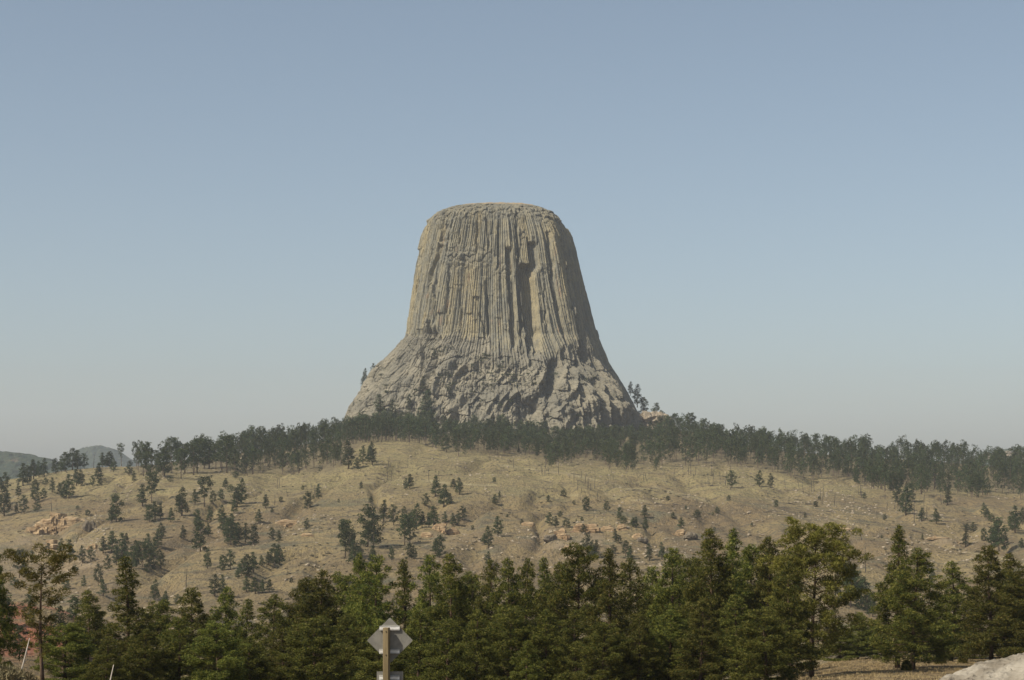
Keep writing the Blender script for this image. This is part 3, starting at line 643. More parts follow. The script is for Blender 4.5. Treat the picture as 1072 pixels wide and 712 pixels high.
# on and beside the tower
for i, (px, py, hp, lab) in enumerate([(660, 412, 12, 'small pine highest on the tower right foot'), (667, 424, 21, 'tallest pine against the sky on the tower right foot'), (674, 434, 17, 'pine in shade just below the tallest right foot pine'),
        (687, 441, 20, 'bushy pine on the pale knoll right of the tower'), (693, 444, 14, 'pine just right of the bushy knoll pine'), (382, 398, 12, 'left of two pines on the tower left shoulder'), (391, 391, 10, 'right of two pines on the tower left shoulder'),
        (380, 404, 9, 'low pine below the two pines on the tower left shoulder'), (447, 440, 32, 'tall pine rising against the lower left rock apron'), (397, 441, 28, 'tall pine at the left foot of the rock apron'), (411, 441, 22, 'pine right of the tall left foot pine'),
        (428, 425, 12, 'small pine growing on the left rock apron'), (470, 415, 10, 'little pine growing midway up the rock apron'), (455, 372, 7, 'tiny pine clinging under the column wall at left'), (443, 408, 14, 'dark pine perched above the tall apron pine')]):
    p = tower_pt(px, py)
    if px > 680: p = P(px, py + 2, 2215)
    put_pine(FARP[[0, 0, 4, 1, 4, 0, 1, 4, 3, 3, 0, 4, 4, 4, 3][i]], p - np.array((0, 0, 2.)), (hp + 2) * p[1] / F, hp * .5 * p[1] / F, lab, 'pines growing on the tower foot')

for i, (px, Y, hp) in enumerate([(699, 2190, 17), (707, 2150, 20), (714, 2200, 18), (722, 2160, 22), (729, 2190, 16), (737, 2150, 21), (746, 2180, 18), (690, 2120, 18), (755, 2140, 17)]):
    x = (px - CX) / F * Y
    put_pine(FARP[[1, 5, 4, 2, 0, 5, 1, 4, 2][i]], (x, Y, float(ground(x, Y)) - .3), hp * Y / F, hp * .45 * Y / F, f'pine on the descending skyline, {ORD[i - (i > 7)]} to the right of the bare rock knoll' if i != 7 else 'pine in front of the bare rock knoll', 'skyline pines right of the tower')
# forest belt on the ridge
def apron_scrub():
    VA = []; FA = []; k = 0; g = np.random.default_rng(5)
    for i in range(420):
        px = g.uniform(375, 660); py = g.uniform(352, 438)
        if py < float(wall_foot(px)) + 6 or (px < 425 and py < 352 + (425 - px) * 1.3) or px > 632 + (py - 370) * .5: continue
        if vnoise(px / 22, py / 12, 0, 44) < -.05: continue
        p = tower_pt(px, py) - np.array((0, 3.0, 0)); V, Fc = scrub_proto(i % 4); s = g.uniform(1.5, 3.6)
        VA.append(V * np.array((s, s, s * 1.2)) + p); FA.append(Fc + k); k += len(V)
    return mesh('cliff_scrub', np.concatenate(VA), np.concatenate(FA), False, M['needles_far'])
struct('cliff_scrub', apron_scrub(), 'stuff')
def belt_front(px): return np.interp(px, [-150, 140, 150, 200, 250, 345, 358, 372, 440, 455, 500, 560, 600, 670, 755, 800, 830, 914, 978, 1023, 1072, 1300], [500, 488, 497, 497, 497, 497, 489, 462, 463, 470, 476, 480, 485, 488, 489, 492, 499, 512, 516, 520, 524, 535])
def belt_back(px): return np.interp(px, [140, 240, 330, 400, 1300], [1800, 1950, 2060, 2110, 2120]) - 110 * np.exp(-((px - 570) / 95.) ** 4)
cand = []
occ = {}
tries = 0
frontY = {}
for px in range(140, 1300, 6):
    yy = np.arange(1200., 2000., 5.); xs = (px - CX) / F * yy; r = HZ - F * ground(xs, yy) / yy
    k = np.nonzero(r <= belt_front(px) + 2 + 7 * float(vnoise(px / 16., 0, 0, 19)) * (px > 470))[0]; frontY[px] = yy[k[0]] if len(k) else 1700.
fx = np.array(sorted(frontY)); fyv = np.array([frontY[k] for k in fx])
while len(cand) < 2500 and tries < 90000:
    tries += 1
    px = random.uniform(142, 1290); y0 = float(np.interp(px, fx, fyv)) ; y1 = float(belt_back(px))
    Y = y0 + (y1 - y0) * random.random() ** (1.2 if px > 740 else 1.0)
    if px < 245 and random.random() < .75: continue
    if abs(px - TCX) < 190 and Y > TY - 135 - 70 * (1 - ((px - TCX) / 190.) ** 2): 
        Y = min(Y, TY - 150 - 60 * (1 - ((px - TCX) / 190.) ** 2))
        if Y < y0: continue
    if random.random() < .45 and vnoise(px / 24, Y / 50, 0, 7) > .4 and Y < y0 + 170: continue
    x = (px - CX) / F * Y; cell = (int(x // 7), int(Y // 7))
    if any((cell[0] + a, cell[1] + b) in occ for a in (0,) for b in (0,)): continue
    occ[cell] = 1; cand.append((x, Y, px))
zs = ground(np.array([c[0] for c in cand]), np.array([c[1] for c in cand]))
cand = [(x, Y, float(z), px, random.choice([random.uniform(.5, .85), random.uniform(.8, 1.1), random.uniform(.95, 1.35)])) for (x, Y, px), z in zip(cand, zs)]
cand.sort(key=lambda c: (c[1] - float(np.interp(c[3], fx, fyv))))
SEC = [(250, 'left ridge forest edge'), (345, 'forest edge left of the pale knoll'), (460, 'forest behind the pale knoll at the tower left foot'), (560, 'forest edge below the tower middle'), (670, 'forest edge below the tower right foot'), (770, 'forest edge right of the tower'), (880, 'forest edge above the burnt strip'), (980, 'forest edge on the right ridge'), (1400, 'forest edge at the far right')]
nind = 0; rest = []
for c in cand:
    x, Y, z, px, s = c
    if px < 1075 and nind < 8:
        nind += 1; sec = [q for lim, q in SEC if px < lim][0]; pr = random.choice([1, 2, 5, 4, 3])
        put_pine(FARP[pr], (x, Y, z - .3), 16.5 * s, None, f'dark pine standing packed in the {sec}', sec)
    else: rest.append(c)
FLOD = []
for i, (kd, W, cb, gp) in enumerate([('dense', 7.5, .25, .15), ('broad', 8.0, .4, .2), ('cone', 6.4, .15, .1), ('broad', 7.0, .5, .2), ('spire', 5.6, .2, .1), ('dense', 6.6, .3, .3)]):
    mb, V, Fc = pine_data(300 + i, 15, W, kd, cb, 18, 1.5, 1.15, 13, .95, .7, None, None, False, .24, gp)
    tv = np.concatenate(mb.v); tf = np.array([f for f in mb.f if len(f) == 4]); FLOD.append((V, Fc, tv, tf))
VA = []; FA = []; TA = []; TFA = []; TI = []; na = nb = 0
for x, Y, z, px, s in rest:
    V, Fc, tv, tf = random.choice(FLOD); a = random.uniform(0, 6.28); R = np.array([[math.cos(a), -math.sin(a), 0], [math.sin(a), math.cos(a), 0], [0, 0, 1]])
    q = s * 1.1 * random.uniform(.85, 1.1); S = np.array((q * random.uniform(.7, .95), q * .85, s * (1.02 if 455 < px < 690 else 1.18)))
    VA.append((V * S) @ R.T + np.array((x, Y, z - .3))); FA.append(Fc + na); na += len(V); TI.append(np.full(len(V), random.random()))
    TA.append((tv * S) @ R.T + np.array((x, Y, z - .3))); TFA.append(tf + nb); nb += len(tv)
fm = mesh('pine_forest', np.concatenate(VA), np.concatenate(FA), False, M['needles_belt']); attr(fm, 'tint', np.concatenate(TI)); fo = struct('pine_forest', fm, 'stuff')
ft = link('trunks', mesh('forest_trunks', np.concatenate(TA), np.concatenate(TFA), True, M['bark_far']), fo)
ft['kind'] = 'stuff'

# ------------------------------------------------------------------ dead trees
def dead_tree(seed, H):
    g = np.random.default_rng(seed); mb = MB(); r = .16
    top = np.array((g.normal(0, .5), g.normal(0, .5), H))
    pts = [top * t + np.array((math.sin(t * 4 + seed) * .15, 0, 0)) for t in (-.02, .35, .7, 1)]
    mb.tube(pts, [r * 1.2, r, r * .7, r * .25], 6)
    for i in range(g.integers(5, 14)):
        t = g.uniform(.35, .97); a = g.uniform(0, 6.28); ln = (1.1 - t) * g.uniform(1.0, 3.2); o = top * t
        e = o + np.array((math.cos(a), math.sin(a), g.uniform(-.2, .5))) * ln
        mb.tube([o, (o + e) / 2 + np.array((0, 0, .1)), e], [.07, .05, .02], 4)
    return mb.mesh('dead_tree', M['char'])
DT = [dead_tree(500 + i, 10) for i in range(7)]
DZ = [((598, 628), (500, 524), 12, 'cluster of burnt trunks below the forest centre'), ((718, 772), (494, 514), 14, 'burnt strip below the right forest'), ((530, 600), (484, 500), 9, 'thin burnt snags on the slope under the tower'), ((640, 716), (492, 506), 8, 'thin burnt snags right of the tower foot'),
      ((820, 905), (505, 532), 16, 'burnt stand on the right slope'), ((905, 1000), (520, 545), 10, 'snags by the right forest edge'), ((285, 345), (505, 530), 6, 'bare trees on the left middle slope'), ((405, 480), (478, 505), 7, 'snags on the golden slope')]
for (xa, xb), (ya, yb), n, desc in DZ:
    spots = sorted((random.uniform(xa, xb), random.uniform(ya, yb)) for _ in range(n))
    for i, (px, py) in enumerate(spots):
        p = hit(px, py); hpx = random.uniform(7, 15); s = hpx * p[1] / F / 10
        o = thing('dead_tree', f'charred trunk, {ORD[i]} from left in the {desc}', 'dead tree', tuple(p), random.uniform(0, 6.28), desc, random.choice(DT))
        o.scale = (1.15 * s ** .5,) * 2 + (s,); o.rotation_euler = (random.gauss(0, .05), random.gauss(0, .05), random.uniform(0, 6.28))
for i, (px, py, hpx, lab) in enumerate([(195, 617, 22, 'lone dead pole on the lower left slope'), (883, 594, 20, 'bare dead trunk left of the grey branchy snag'), (906, 600, 26, 'grey branchy dead snag above the valley pines'), (902, 566, 14, 'short dead stick at the foot of the pale trail'), (54, 536, 12, 'bare reddish dead tree above the left cliff'), (98, 484, 14, 'bare dead trunk on the skyline before the domed hill'), (957, 548, 26, 'reddish dead pine before the right forest')]):
    p = hit(px, py); s = hpx * p[1] / F / 10
    o = thing('dead_tree', lab, 'dead tree', tuple(p), i * 1.3, 'lone dead trees on the slope', DT[i % 7]); o.scale = (1.2, 1.2, s)
for i, (px, py, hp, lab) in enumerate([(8, 664, 34, 'dusky pine on the red dirt bank at its left end'), (31, 652, 26, 'dusky pine behind the sparse yellow-green pine on the red bank'), (62, 676, 38, 'dusky pine low on the red dirt bank'), (79, 655, 26, 'small dusky pine near the top of the red bank'), (46, 688, 30, 'short dusky pine at the foot of the red bank'), (20, 690, 32, 'short dusky pine left at the foot of the red bank')]):
    p = hit(px, py, 300., 470.)
    put_pine(FARP[[4, 1, 0, 4, 1, 4, 0][i]], p, hp * p[1] / F, hp * .55 * p[1] / F, lab, 'dusky pines on the red dirt bank')
# bleached leaning poles at lower left
for px, py, Y, ex, ey, lab in [(114, 716, 100, 119, 696, 'pale bleached stick leaning at the bottom left'), (25, 690, 104, 31, 668, 'pale dead pole leaning behind the sparse yellow-green pine')]:
    a = P(px, py, Y); b = P(ex, ey, Y); g0 = float(ground(a[0], Y)); d = (b - a) / (b - a)[2]; foot = a + d * (g0 - .2 - a[2]); mb = MB()
    mid = (foot + b) / 2 + np.array((.04, 0, 0)); mb.tube(np.array([foot, mid, b]) - foot, [.055, .045, .02], 7)
    e = mid - foot; mb.tube([e, e + np.array((.25, .05, .35))], [.03, .01], 5)
    thing('dead_pole', lab, 'dead pole', tuple(foot), 0, 'bleached dead poles', mb.mesh('dead_pole', M['greywood'], True))

# ------------------------------------------------------------------ rocks
def cube_sphere(n):
    V = []; Fc = []; k = 0; l = np.linspace(-1, 1, n)
    A, B = np.meshgrid(l, l, indexing='ij'); one = np.ones_like(A)
    for fc in ((one, A, B), (-one, B, A), (A, one, -B), (A, -one, B), (A, B, one), (B, A, -one)):
        V.append(np.stack(fc, -1).reshape(-1, 3)); I = np.arange(n * n).reshape(n, n) + k
        Fc.append(np.stack([I[:-1, :-1], I[1:, :-1], I[1:, 1:], I[:-1, 1:]], -1).reshape(-1, 4)); k += n * n
    V = np.concatenate(V); Fc = np.concatenate(Fc)
    key = np.round(V * 1000).astype(int); u, idx, inv = np.unique(key, axis=0, return_index=True, return_inverse=True)
    return V[idx], inv.reshape(-1)[Fc]
def outcrop_mesh(name, w, d, h, seed, mat, n=42, strata=2.2, joint=3.5, rugged=1.0):
    V, Fc = cube_sphere(n); pw = 5.0
    V = V / ((np.abs(V) ** pw).sum(1) ** (1 / pw))[:, None]
    X = V * np.array((w / 2, d / 2, h / 2)); N = V / np.linalg.norm(V, axis=1)[:, None]
    zl = np.floor(X[:, 2] / strata + .3 * vnoise(X[:, 0] / 9, X[:, 1] / 9, 0, seed)); hor = (_h(zl, zl * 0, zl * 0, seed) - .5) * 1.4
    jl = np.floor(X[:, 0] / joint + .5 * vnoise(X[:, 2] / 6, X[:, 1] / 6, 0, seed + 3)); jo = (_h(jl, zl // 2, zl * 0, seed + 4) - .5) * 2.6
    amp = min(h, d) * .16 * rugged
    f = hor * .7 + jo + fbm(X[:, 0] / (joint * .8), X[:, 1] / 4, X[:, 2] / 3, 3, seed + 7) * 1.4
    s = N * np.array((1, 1, .25)); X = X + s * (f * amp)[:, None]
    X[:, 2] += fbm(X[:, 0] / (w * .22), X[:, 1] / 6, 0, 3, seed + 9) * h * .33 * (V[:, 2] > -.2)
    taper = 1 - .5 * np.clip(np.abs(V[:, 0]) - .55, 0, 1) / .45
    X[:, 2] = X[:, 2] * taper
    return mesh(name, X, Fc, False, mat)
def block(seed):
    V, Fc = cube_sphere(4); g = np.random.default_rng(seed); V = np.sign(V) * np.abs(V) ** .8 * np.array((1, .8, .7))
    for _ in range(3):
        n = g.normal(0, 1, 3); n /= np.linalg.norm(n); V = V - np.clip(V @ n - g.uniform(.6, .95), 0, None)[:, None] * n
    return V, Fc
def ledge_mesh(name, w, d, h, seed, mat):
    g = np.random.default_rng(seed); VA = []; FA = []; k = 0; n = int(np.clip(w * h / 5.5, 14, 150))
    for i in range(n):
        V, Fc = block(seed * 50 + i); t = g.uniform(-1, 1); env = (1 - abs(t) ** 2.5) * (.75 + .35 * math.sin(t * 7 + seed))
        lev = g.random() ** .8; zc = (-.5 + lev * env) * h * .9; yc = -d * .25 + (zc / h + .5) * d * .45 + g.normal(0, d * .06)
        s = h * g.uniform(.14, .26) if lev > .25 else h * g.uniform(.06, .16); 
        if lev <= .25: yc -= d * g.uniform(0, .5)
        a = g.normal(0, .35); R3 = np.array([[math.cos(a), -math.sin(a), 0], [math.sin(a), math.cos(a), 0], [0, 0, 1]])
        V = (V * np.array((s * g.uniform(.9, 1.9), s * 1.3, s * g.uniform(.7, 1.2)))) @ R3.T; V[:, 2] += V[:, 0] * g.normal(0, .08)
        VA.append(V + np.array((t * w / 2, yc, zc))); FA.append(Fc + k); k += len(V)
    Vc, Fcc = cube_sphere(20); Vc = Vc / ((np.abs(Vc) ** 4).sum(1) ** .25)[:, None] * np.array((w * .46, d * .4, h * .42)); Vc[:, 2] *= 1 - .6 * (np.abs(Vc[:, 0]) / (w * .46)) ** 3
    Vc += np.stack([vnoise(Vc[:, 0] / 3, Vc[:, 1] / 3, Vc[:, 2] / 3, seed + q) for q in range(3)], 1) * h * .09; Vc[:, 1] += d * .12
    VA.append(Vc); FA.append(Fcc + k)
    return mesh(name, np.concatenate(VA), np.concatenate(FA), False, mat)
OC = [(64, 549, 62, 16, 'sandstone', 'long tan sandstone cliff band on the left slope'), (300, 548, 27, 8, 'sandstone', 'pale sandstone ledge on the left middle slope'), (322, 560, 14, 4, 'sandstone', 'thin pale ledge right of the left middle sandstone ledge'),
      (459, 553, 16, 9, 'sandstone_orange', 'orange block ledge below the thick middle pine clump'), (474, 557, 17, 7, 'sandstone_orange', 'flat orange ledge just right of the orange block'), (447, 560, 13, 6, 'sandstone', 'small tan ledge left of the orange block'),
      (588, 560, 12, 11, 'sandstone_orange', 'blocky tan outcrop at the left of the sandstone band under the tower'), (608, 553, 13, 10, 'sandstone_orange', 'orange outcrop left of the little band pine'), (620, 553, 14, 10, 'sandstone_orange', 'orange outcrop right of the little band pine'), (636, 554, 16, 6, 'sandstone', 'low tan ledge in the middle of the sandstone band'),
      (651, 553, 10, 6, 'sandstone', 'short tan ledge near the right of the sandstone band'), (668, 562, 14, 7, 'sandstone', 'tan block under the right band pines'), (713, 558, 13, 7, 'sandstone', 'small tan outcrop right of the sandstone band'), (553, 549, 16, 5, 'sandstone', 'faint pale ledge left of the sandstone band'),
      (53, 571, 7, 11, 'sandstone', 'upright tan knob below the left cliff band'), (63, 586, 6, 9, 'sandstone', 'tan knob in the eroded left gully'), (97, 573, 9, 6, 'sandstone', 'tan block lying below the right end of the left cliff'), (594, 576, 8, 8, 'sandstone', 'tan rock at the foot of the sandstone band'), (600, 588, 8, 6, 'sandstone', 'pale rock low under the sandstone band'),
      (982, 564, 26, 3, 'sandstone', 'flat pale ledge across the right slope'), (1005, 569, 20, 3, 'sandstone', 'thin pale ledge right of the flat right slope ledge'), (885, 554, 14, 3, 'sandstone', 'thin pale ledge near the end of the trail')]
for i, (px, py, wp, hp, mt, lab) in enumerate(OC):
    p = hit(px, py + hp * .45); s = p[1] / F; Wm, Hm = wp * s, hp * s
    thing('sandstone_outcrop', lab, 'rock outcrop', tuple(p + np.array((0, Hm * .25, Hm * .33))), random.gauss(0, .12), 'sandstone outcrops on the hillside', ledge_mesh('sandstone_outcrop', Wm, max(4, Hm * 1.1), Hm * 1.3, 700 + i, M[mt]))
for i, (px, py, wp, hp, lab) in enumerate([(94, 550, 14, 14, 'big dark boulder at the right end of the left cliff'), (577, 563, 15, 9, 'dark slabby boulder left of the blocky band outcrop'), (673, 566, 13, 7, 'dark boulder under the right end of the sandstone band'), (724, 562, 14, 8, 'dark boulder beside the small tan outcrop')]):
    p = hit(px, py + hp * .45); s = p[1] / F
    thing('large_boulder', lab, 'boulder', tuple(p + np.array((0, 0, hp * s * .2))), .3, 'large dark boulders', outcrop_mesh('large_boulder', wp * s, wp * s * .6, hp * s, 760 + i, M['boulder_dark'], 24, 3, 4, .9))
# rocky knoll right of the tower
p = P(683, 446, 2200)
thing('rock_knoll', 'bare tan rock knoll right of the tower foot', 'rock outcrop', tuple(p), 0, None, outcrop_mesh('rock_knoll', 44, 34, 24, 790, M['boulder'], 40, 4, 8, .8))
# limestone in the lower right corner
def slab_mesh():
    V, Fc = cube_sphere(110); V = V / ((np.abs(V) ** 3.0).sum(1) ** (1 / 3.0))[:, None]
    X = V * np.array((3.0, 2.0, .75)); x, y, z = X.T
    z2 = z + .25 * x + fbm(x / 1.2, y / 1.2, z, 5, 4) * .26 + fbm(x / .25, y / .25, 0, 3, 14) * .05 + (np.abs(fbm(x / .5, y / .5, 0, 4, 6)) * -.26) * (z > 0)
    X = np.stack([x + fbm(x, y, z * 2, 3, 7) * .2, y + fbm(y, x, z * 2, 3, 8) * .2, z2], -1)
    return mesh('limestone_slab', X, Fc, False, M['limestone'])
p = P(1066, 716, 62)
rk = thing('limestone_slab', 'whitish weathered limestone slab in the lower right corner', 'rock', tuple(p + np.array((.12, 0, .13))), -.12, None, slab_mesh())
# boulders
def boulder_mesh(seed):
    V, Fc = cube_sphere(7); g = np.random.default_rng(seed)
    V = V / np.linalg.norm(V, axis=1)[:, None]
    for _ in range(6):
        n = g.normal(0, 1, 3); n /= np.linalg.norm(n); dd = V @ n - g.uniform(.45, .8); V = V - np.clip(dd, 0, None)[:, None] * n
    return mesh('boulder', (V + g.normal(0, .03, V.shape)) * np.array((1, .8, .62)), Fc, False, M['boulder'])
BM = [boulder_mesh(800 + i) for i in range(6)]
BZ = [((95, 130), (545, 575), 14, 'pale boulder in the scree right of the left cliff', 2.2), ((195, 275), (505, 560), 16, 'pale boulder among the pines of the rocky left slope', 2.0), ((300, 345), (545, 575), 9, 'pale boulder by the left middle ledge', 2.0), ((285, 340), (590, 615), 10, 'pale flat boulder low on the left middle slope', 2.2),
      ((355, 440), (470, 515), 14, 'boulder on the rocky pale knoll slope', 2.0), ((445, 520), (555, 590), 16, 'pale boulder below the orange middle ledge', 1.8), ((560, 620), (555, 600), 16, 'pale boulder below the sandstone band', 2.0), ((640, 710), (545, 590), 12, 'pale boulder under the right end of the band', 2.0),
      ((700, 800), (515, 560), 14, 'pale boulder on the open slope right of centre', 2.0), ((780, 900), (515, 565), 20, 'pale boulder in the boulder field on the right slope', 2.4), ((905, 1000), (545, 600), 16, 'pale boulder on the slope above the pointed pine', 2.2), ((1000, 1072), (520, 595), 8, 'pale boulder among the right slope pines', 2.0)]
for (xa, xb), (ya, yb), n, lab, sz in BZ:
    for _ in range(n):
        p = hit(random.uniform(xa, xb), random.uniform(ya, yb)); s = sz * random.uniform(.45, 1.1) * .62
        o = thing('boulder', lab, 'boulder', tuple(p + np.array((0, 0, s * .2))), random.uniform(0, 6.28), lab + 's', random.choice(BM)); o.scale = (s * random.uniform(.9, 1.5), s, s * random.uniform(.8, 1.2))
def scatter(name, mat, n, area, size, vfun, kind='stuff', flat=.6):
    VA = []; FA = []; k = 0
    px = rng.uniform(-150, 1230, n); Y = rng.uniform(area[0], area[1], n); x = (px - CX) / F * Y; z = ground(x, Y)
    keep = vfun(px, HZ - F * z / Y, x, Y)
    base = [vfun.__name__ and b for b in protos[name]]
    for i in np.nonzero(keep)[0]:
        V, Fc = base[rng.integers(len(base))]; a = rng.uniform(0, 6.28); s = size * rng.uniform(.35, 1.0) ** 1.5
        R = np.array([[math.cos(a), -math.sin(a), 0], [math.sin(a), math.cos(a), 0], [0, 0, 1]])
        VA.append((V * s) @ R.T + np.array((x[i], Y[i], z[i]))); FA.append(Fc + k); k += len(V)
    return struct(name, mesh(name, np.concatenate(VA), np.concatenate(FA), False, mat), kind)
def low_rock(seed):
    V, Fc = cube_sphere(3); V = V / np.linalg.norm(V, axis=1)[:, None]; g = np.random.default_rng(seed); V = V * g.uniform(.7, 1.15, (len(V), 1)); return V * np.array((1, .8, .55)), Fc
protos = {'rubble': [low_rock(i) for i in range(5)], 'scrub': [scrub_proto(i) for i in range(4)], 'fallen_branches': [], 'dry_grass': []}
def rub_f(px, py, x, Y):
    d = fbm(x / 40, Y / 70, 0, 3, 61) + .5 * np.exp(-((px - 600) / 60) ** 2 - ((py - 570) / 22) ** 2) + .45 * np.exp(-((px - 850) / 70) ** 2 - ((py - 535) / 25) ** 2) + .5 * np.exp(-((px - 80) / 50) ** 2 - ((py - 575) / 25) ** 2) + .4 * np.exp(-((px - 490) / 40) ** 2 - ((py - 570) / 16) ** 2)
    return d > rng.uniform(-.05, .75, len(px))
def scrub_f(px, py, x, Y): return fbm(x / 50, Y / 90, 3, 3, 66) > rng.uniform(-.1, .6, len(px))
scatter('rubble', M['boulder'], 17000, (760, 1750), 1.5, rub_f)
M['scrub'] = mat_simple('grey_scrub', (.055, .055, .035), (.12, .10, .065), .3)
scatter('scrub', M['scrub'], 9000, (760, 1750), 1.7, scrub_f)
def logs():
    mb = MB()
    for _ in range(110):
        zx = random.choice([((380, 470), (470, 505)), ((560, 900), (495, 525)), ((780, 900), (515, 540)), ((640, 760), (498, 530)), ((90, 140), (490, 515)), ((940, 1050), (535, 560))])
        p = hit(random.uniform(*zx[0]), random.uniform(*zx[1])); L = random.uniform(4, 10); a = random.gauss(0, .5)
        q = p + np.array((math.cos(a) * L, math.sin(a) * L, 0)); q[2] = float(ground(q[0], q[1]))
        mb.tube([p + np.array((0, 0, .25)), (p + q) / 2 + np.array((0, 0, .3)), q + np.array((0, 0, .2))], [.2, .16, .08], 5)
    return mb.mesh('fallen_trunks', M['char'])
struct('deadfall', logs(), 'stuff')
# dry grass and brush on the near ground
def grass():
    N = 15000; px = rng.uniform(780, 1150, N); Y = rng.uniform(105, 262, N)
    px2 = rng.uniform(-40, 110, 5000); Y2 = rng.uniform(92, 150, 5000); px = np.concatenate([px, px2]); Y = np.concatenate([Y, Y2]); N = len(px)
    x = (px - CX) / F * Y; z = ground(x, Y); keep = fbm(x / 3, Y / 3, 0, 3, 91) > rng.uniform(-.5, .4, N)
    x, Y, z = x[keep], Y[keep], z[keep]; N = len(x); B = 4
    b = np.repeat(np.stack([x, Y, z - .03], -1), B, 0) + rng.normal(0, .1, (N * B, 3)) * np.array((1, 1, 0)); D = np.stack([rng.normal(0, .35, N * B), rng.normal(0, .35, N * B), np.ones(N * B)], -1)
    Ln = rng.uniform(.08, .26, (N * B, 1)); S = rng.normal(0, 1, (N * B, 3)) * np.array((1, .4, 0)); S /= np.linalg.norm(S, axis=1)[:, None]
    V = np.stack([b - S * .025, b + S * .025, b + D * Ln], 1).reshape(-1, 3)
    return mesh('dry_grass', V, np.arange(len(V)).reshape(-1, 3), False, M['drygrass'])
M['drygrass'] = mat_simple('dry_grass_blades', (.24, .175, .085), (.36, .28, .15), .4)
struct('dry_grass', grass(), 'stuff')
M['brush'] = mat_foliage('pale_dry_brush', (.13, .12, .06), (.22, .19, .10), (.30, .25, .13), 1.5, .2)
def bush(seed, w, h, mat):
    g = np.random.default_rng(seed); N = 1500; B = g.normal(0, 1, (N, 3)); B /= np.linalg.norm(B, axis=1)[:, None]; B *= g.uniform(.3, 1, (N, 1)) ** .6 * np.array((w / 2, w / 2, h)); B[:, 2] = np.abs(B[:, 2])
    D = B * .4 / w + g.normal(0, .6, (N, 3)) + np.array((0, 0, .6)); D /= np.linalg.norm(D, axis=1)[:, None]; S = np.cross(D, g.normal(0, 1, D.shape)); S /= np.linalg.norm(S, axis=1)[:, None]
    V = np.stack([B - S * .035, B + S * .035, B + D * .24], 1).reshape(-1, 3); return mesh('shrub', V, np.arange(len(V)).reshape(-1, 3), False, mat)
for i, (px, py, Y, w_, h_, mt, lab) in enumerate([(6, 712, 88, 1.9, 1.1, 'brush', 'pale dry shrub in the bottom left corner'), (-14, 700, 92, 1.8, 1.2, 'brush', 'pale dry shrub cut by the left picture edge'), (24, 716, 95, 1.6, .9, 'brush', 'low pale shrub right of the corner shrub'), (14, 690, 104, 1.8, .9, 'brush', 'pale shrub below the leaning bleached pole'),
        (949, 701, 166, .9, .9, 'needles', 'small dark shrub at the foot of the bushy clearing pine'), (984, 690, 195, 1.3, 1.0, 'needles_gold', 'small yellow-green shrub on the right clearing'), (1008, 691, 200, 1.0, 1.1, 'needles_gold', 'upright green shrub right of the small clearing shrub')]):
    x = (px - CX) / F * Y
    thing('shrub', lab, 'shrub', (x, Y, float(ground(x, Y)) - .03), 0, 'low shrubs of the near ground', bush(850 + i, w_, h_, M[mt]))

# ------------------------------------------------------------------ road sign seen from behind
t = NT('brushed_aluminium_sheet'); v = t.coord('Object', (1, 1, 1)); n = t.noise(v, 5, 5, .6); t.col(t.mix(t.ramp(n, .35, .7), (.20, .19, .165), (.27, .255, .22)))
t.b.inputs['Metallic'].default_value = .25; t.b.inputs['Roughness'].default_value = .6; M['alu'] = t.m
M['zinc'] = mat_simple('galvanised_channel', (.62, .60, .55), (.78, .76, .72), 8, .2, .005, rough=.5)
M['post'] = mat_simple('weathered_post_wood', (.15, .115, .062), (.24, .185, .105), 7, .5, .01, sc3=(1, 1, .12))
M['bolt'] = mat_simple('rusty_bolt', (.03, .025, .02), (.06, .045, .035), 20)
SY = 45.0; s = SY / F
sp = P(404.6, 712, SY); gz = float(ground(sp[0], SY))
root = thing('road_sign', 'back of a diamond road sign on a square wooden post', 'road sign', (sp[0], SY, gz))
def bev(me, wd):
    import bmesh
    bm = bmesh.new(); bm.from_mesh(me); bmesh.ops.bevel(bm, geom=bm.edges[:], offset=wd, segments=2, affect='EDGES', profile=.5); bm.to_mesh(me); bm.free(); return me
def LZ(py): return -(py - HZ) * s - gz
def LX(px): return (px - 404.6) * s
ra = math.radians(-16); Rz = np.array([[math.cos(ra), -math.sin(ra), 0], [math.sin(ra), math.cos(ra), 0], [0, 0, 1]])
mb = MB(); top = LZ(657); mb.box((0, 0, (top - .35) / 2), (.135, .135, top + .35), Rz); post = link('post', bev(mb.mesh('post', M['post']), .008), root)
for py in (661, 685.5):
    mb = MB(); mb.tube([(-.005, -.088, LZ(py)), (-.005, -.06, LZ(py))], [.013, .013], 8); link('bolt', mb.mesh('bolt', M['bolt']), post)
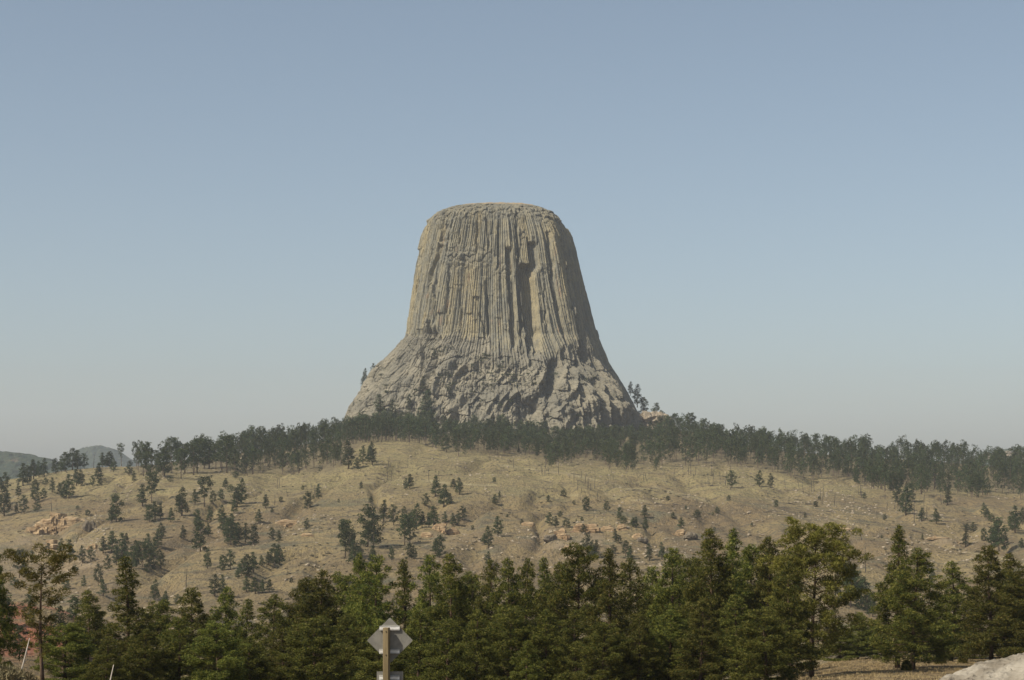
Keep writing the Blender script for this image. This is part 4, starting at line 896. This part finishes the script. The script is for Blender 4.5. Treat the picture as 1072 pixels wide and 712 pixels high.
# diamond panel with rounded corners, far side of the post
def diamond(cx, cz, hd, y0, th, r=.05):
    pts = []
    for k in range(4):
        a0 = math.radians(90 * k); c = np.array((math.cos(a0), math.sin(a0))) * (hd - r * 1.414)
        for j in range(7):
            b = a0 + math.radians(-45 + 90 * j / 6); pts.append(c + r * np.array((math.cos(b), math.sin(b))))
    n = len(pts); V = [(cx + p[0], y0, cz + p[1]) for p in pts] + [(cx + p[0], y0 + th, cz + p[1]) for p in pts]
    Fc = [tuple(range(n)), tuple(range(2 * n - 1, n - 1, -1))] + [((i + 1) % n, i, i + n, (i + 1) % n + n) for i in range(n)]
    mb = MB(); mb.add(V, Fc); return mb
cxd = LX(407.8); link('diamond_panel', diamond(cxd, LZ(671), 24.2 * s, .135, .004, .03).mesh('diamond_panel', M['alu']), root)
def channel(x0, x1, py0, py1, y=.112):
    mb = MB(); z0, z1 = LZ(py1), LZ(py0); xc = (x0 + x1) / 2; h = z1 - z0
    mb.box((xc, y - .018, (z0 + z1) / 2), (x1 - x0, .006, h * .62)); mb.box((xc, y, z1 - .004), (x1 - x0, .042, .006)); mb.box((xc, y, z0 + .004), (x1 - x0, .042, .006))
    return mb.mesh('bracket', M['zinc'])
link('bracket', channel(LX(397), LX(418.2), 655.8, 660.2), root)
link('bracket', channel(LX(396.6), LX(418), 680.3, 684.8), root)
mb = MB(); mb.box(((LX(394) + LX(421.6)) / 2, .137, (LZ(703.6) + LZ(724)) / 2), (LX(421.6) - LX(394), .004, LZ(703.6) - LZ(724))); link('lower_plate', mb.mesh('lower_plate', M['alu']), root)
link('bracket', channel(LX(396.6), LX(418), 708, 712.6), root)

# ------------------------------------------------------------------ haze
mb = MB(); mb.box((0, 0, 100), (19600, 19600, 500)); 
hz = mb.mesh('haze')
hm = bpy.data.materials.new('summer_haze'); hm.use_nodes = True; ht = hm.node_tree; ht.nodes.clear()
pv = ht.nodes.new('ShaderNodeVolumePrincipled'); ho = ht.nodes.new('ShaderNodeOutputMaterial'); ht.links.new(pv.outputs[0], ho.inputs['Volume'])
pv.inputs['Density'].default_value = .000056; pv.inputs['Color'].default_value = (.84, .89, .98, 1); pv.inputs['Anisotropy'].default_value = .2
hz.materials.append(hm); struct('haze', hz, 'stuff')
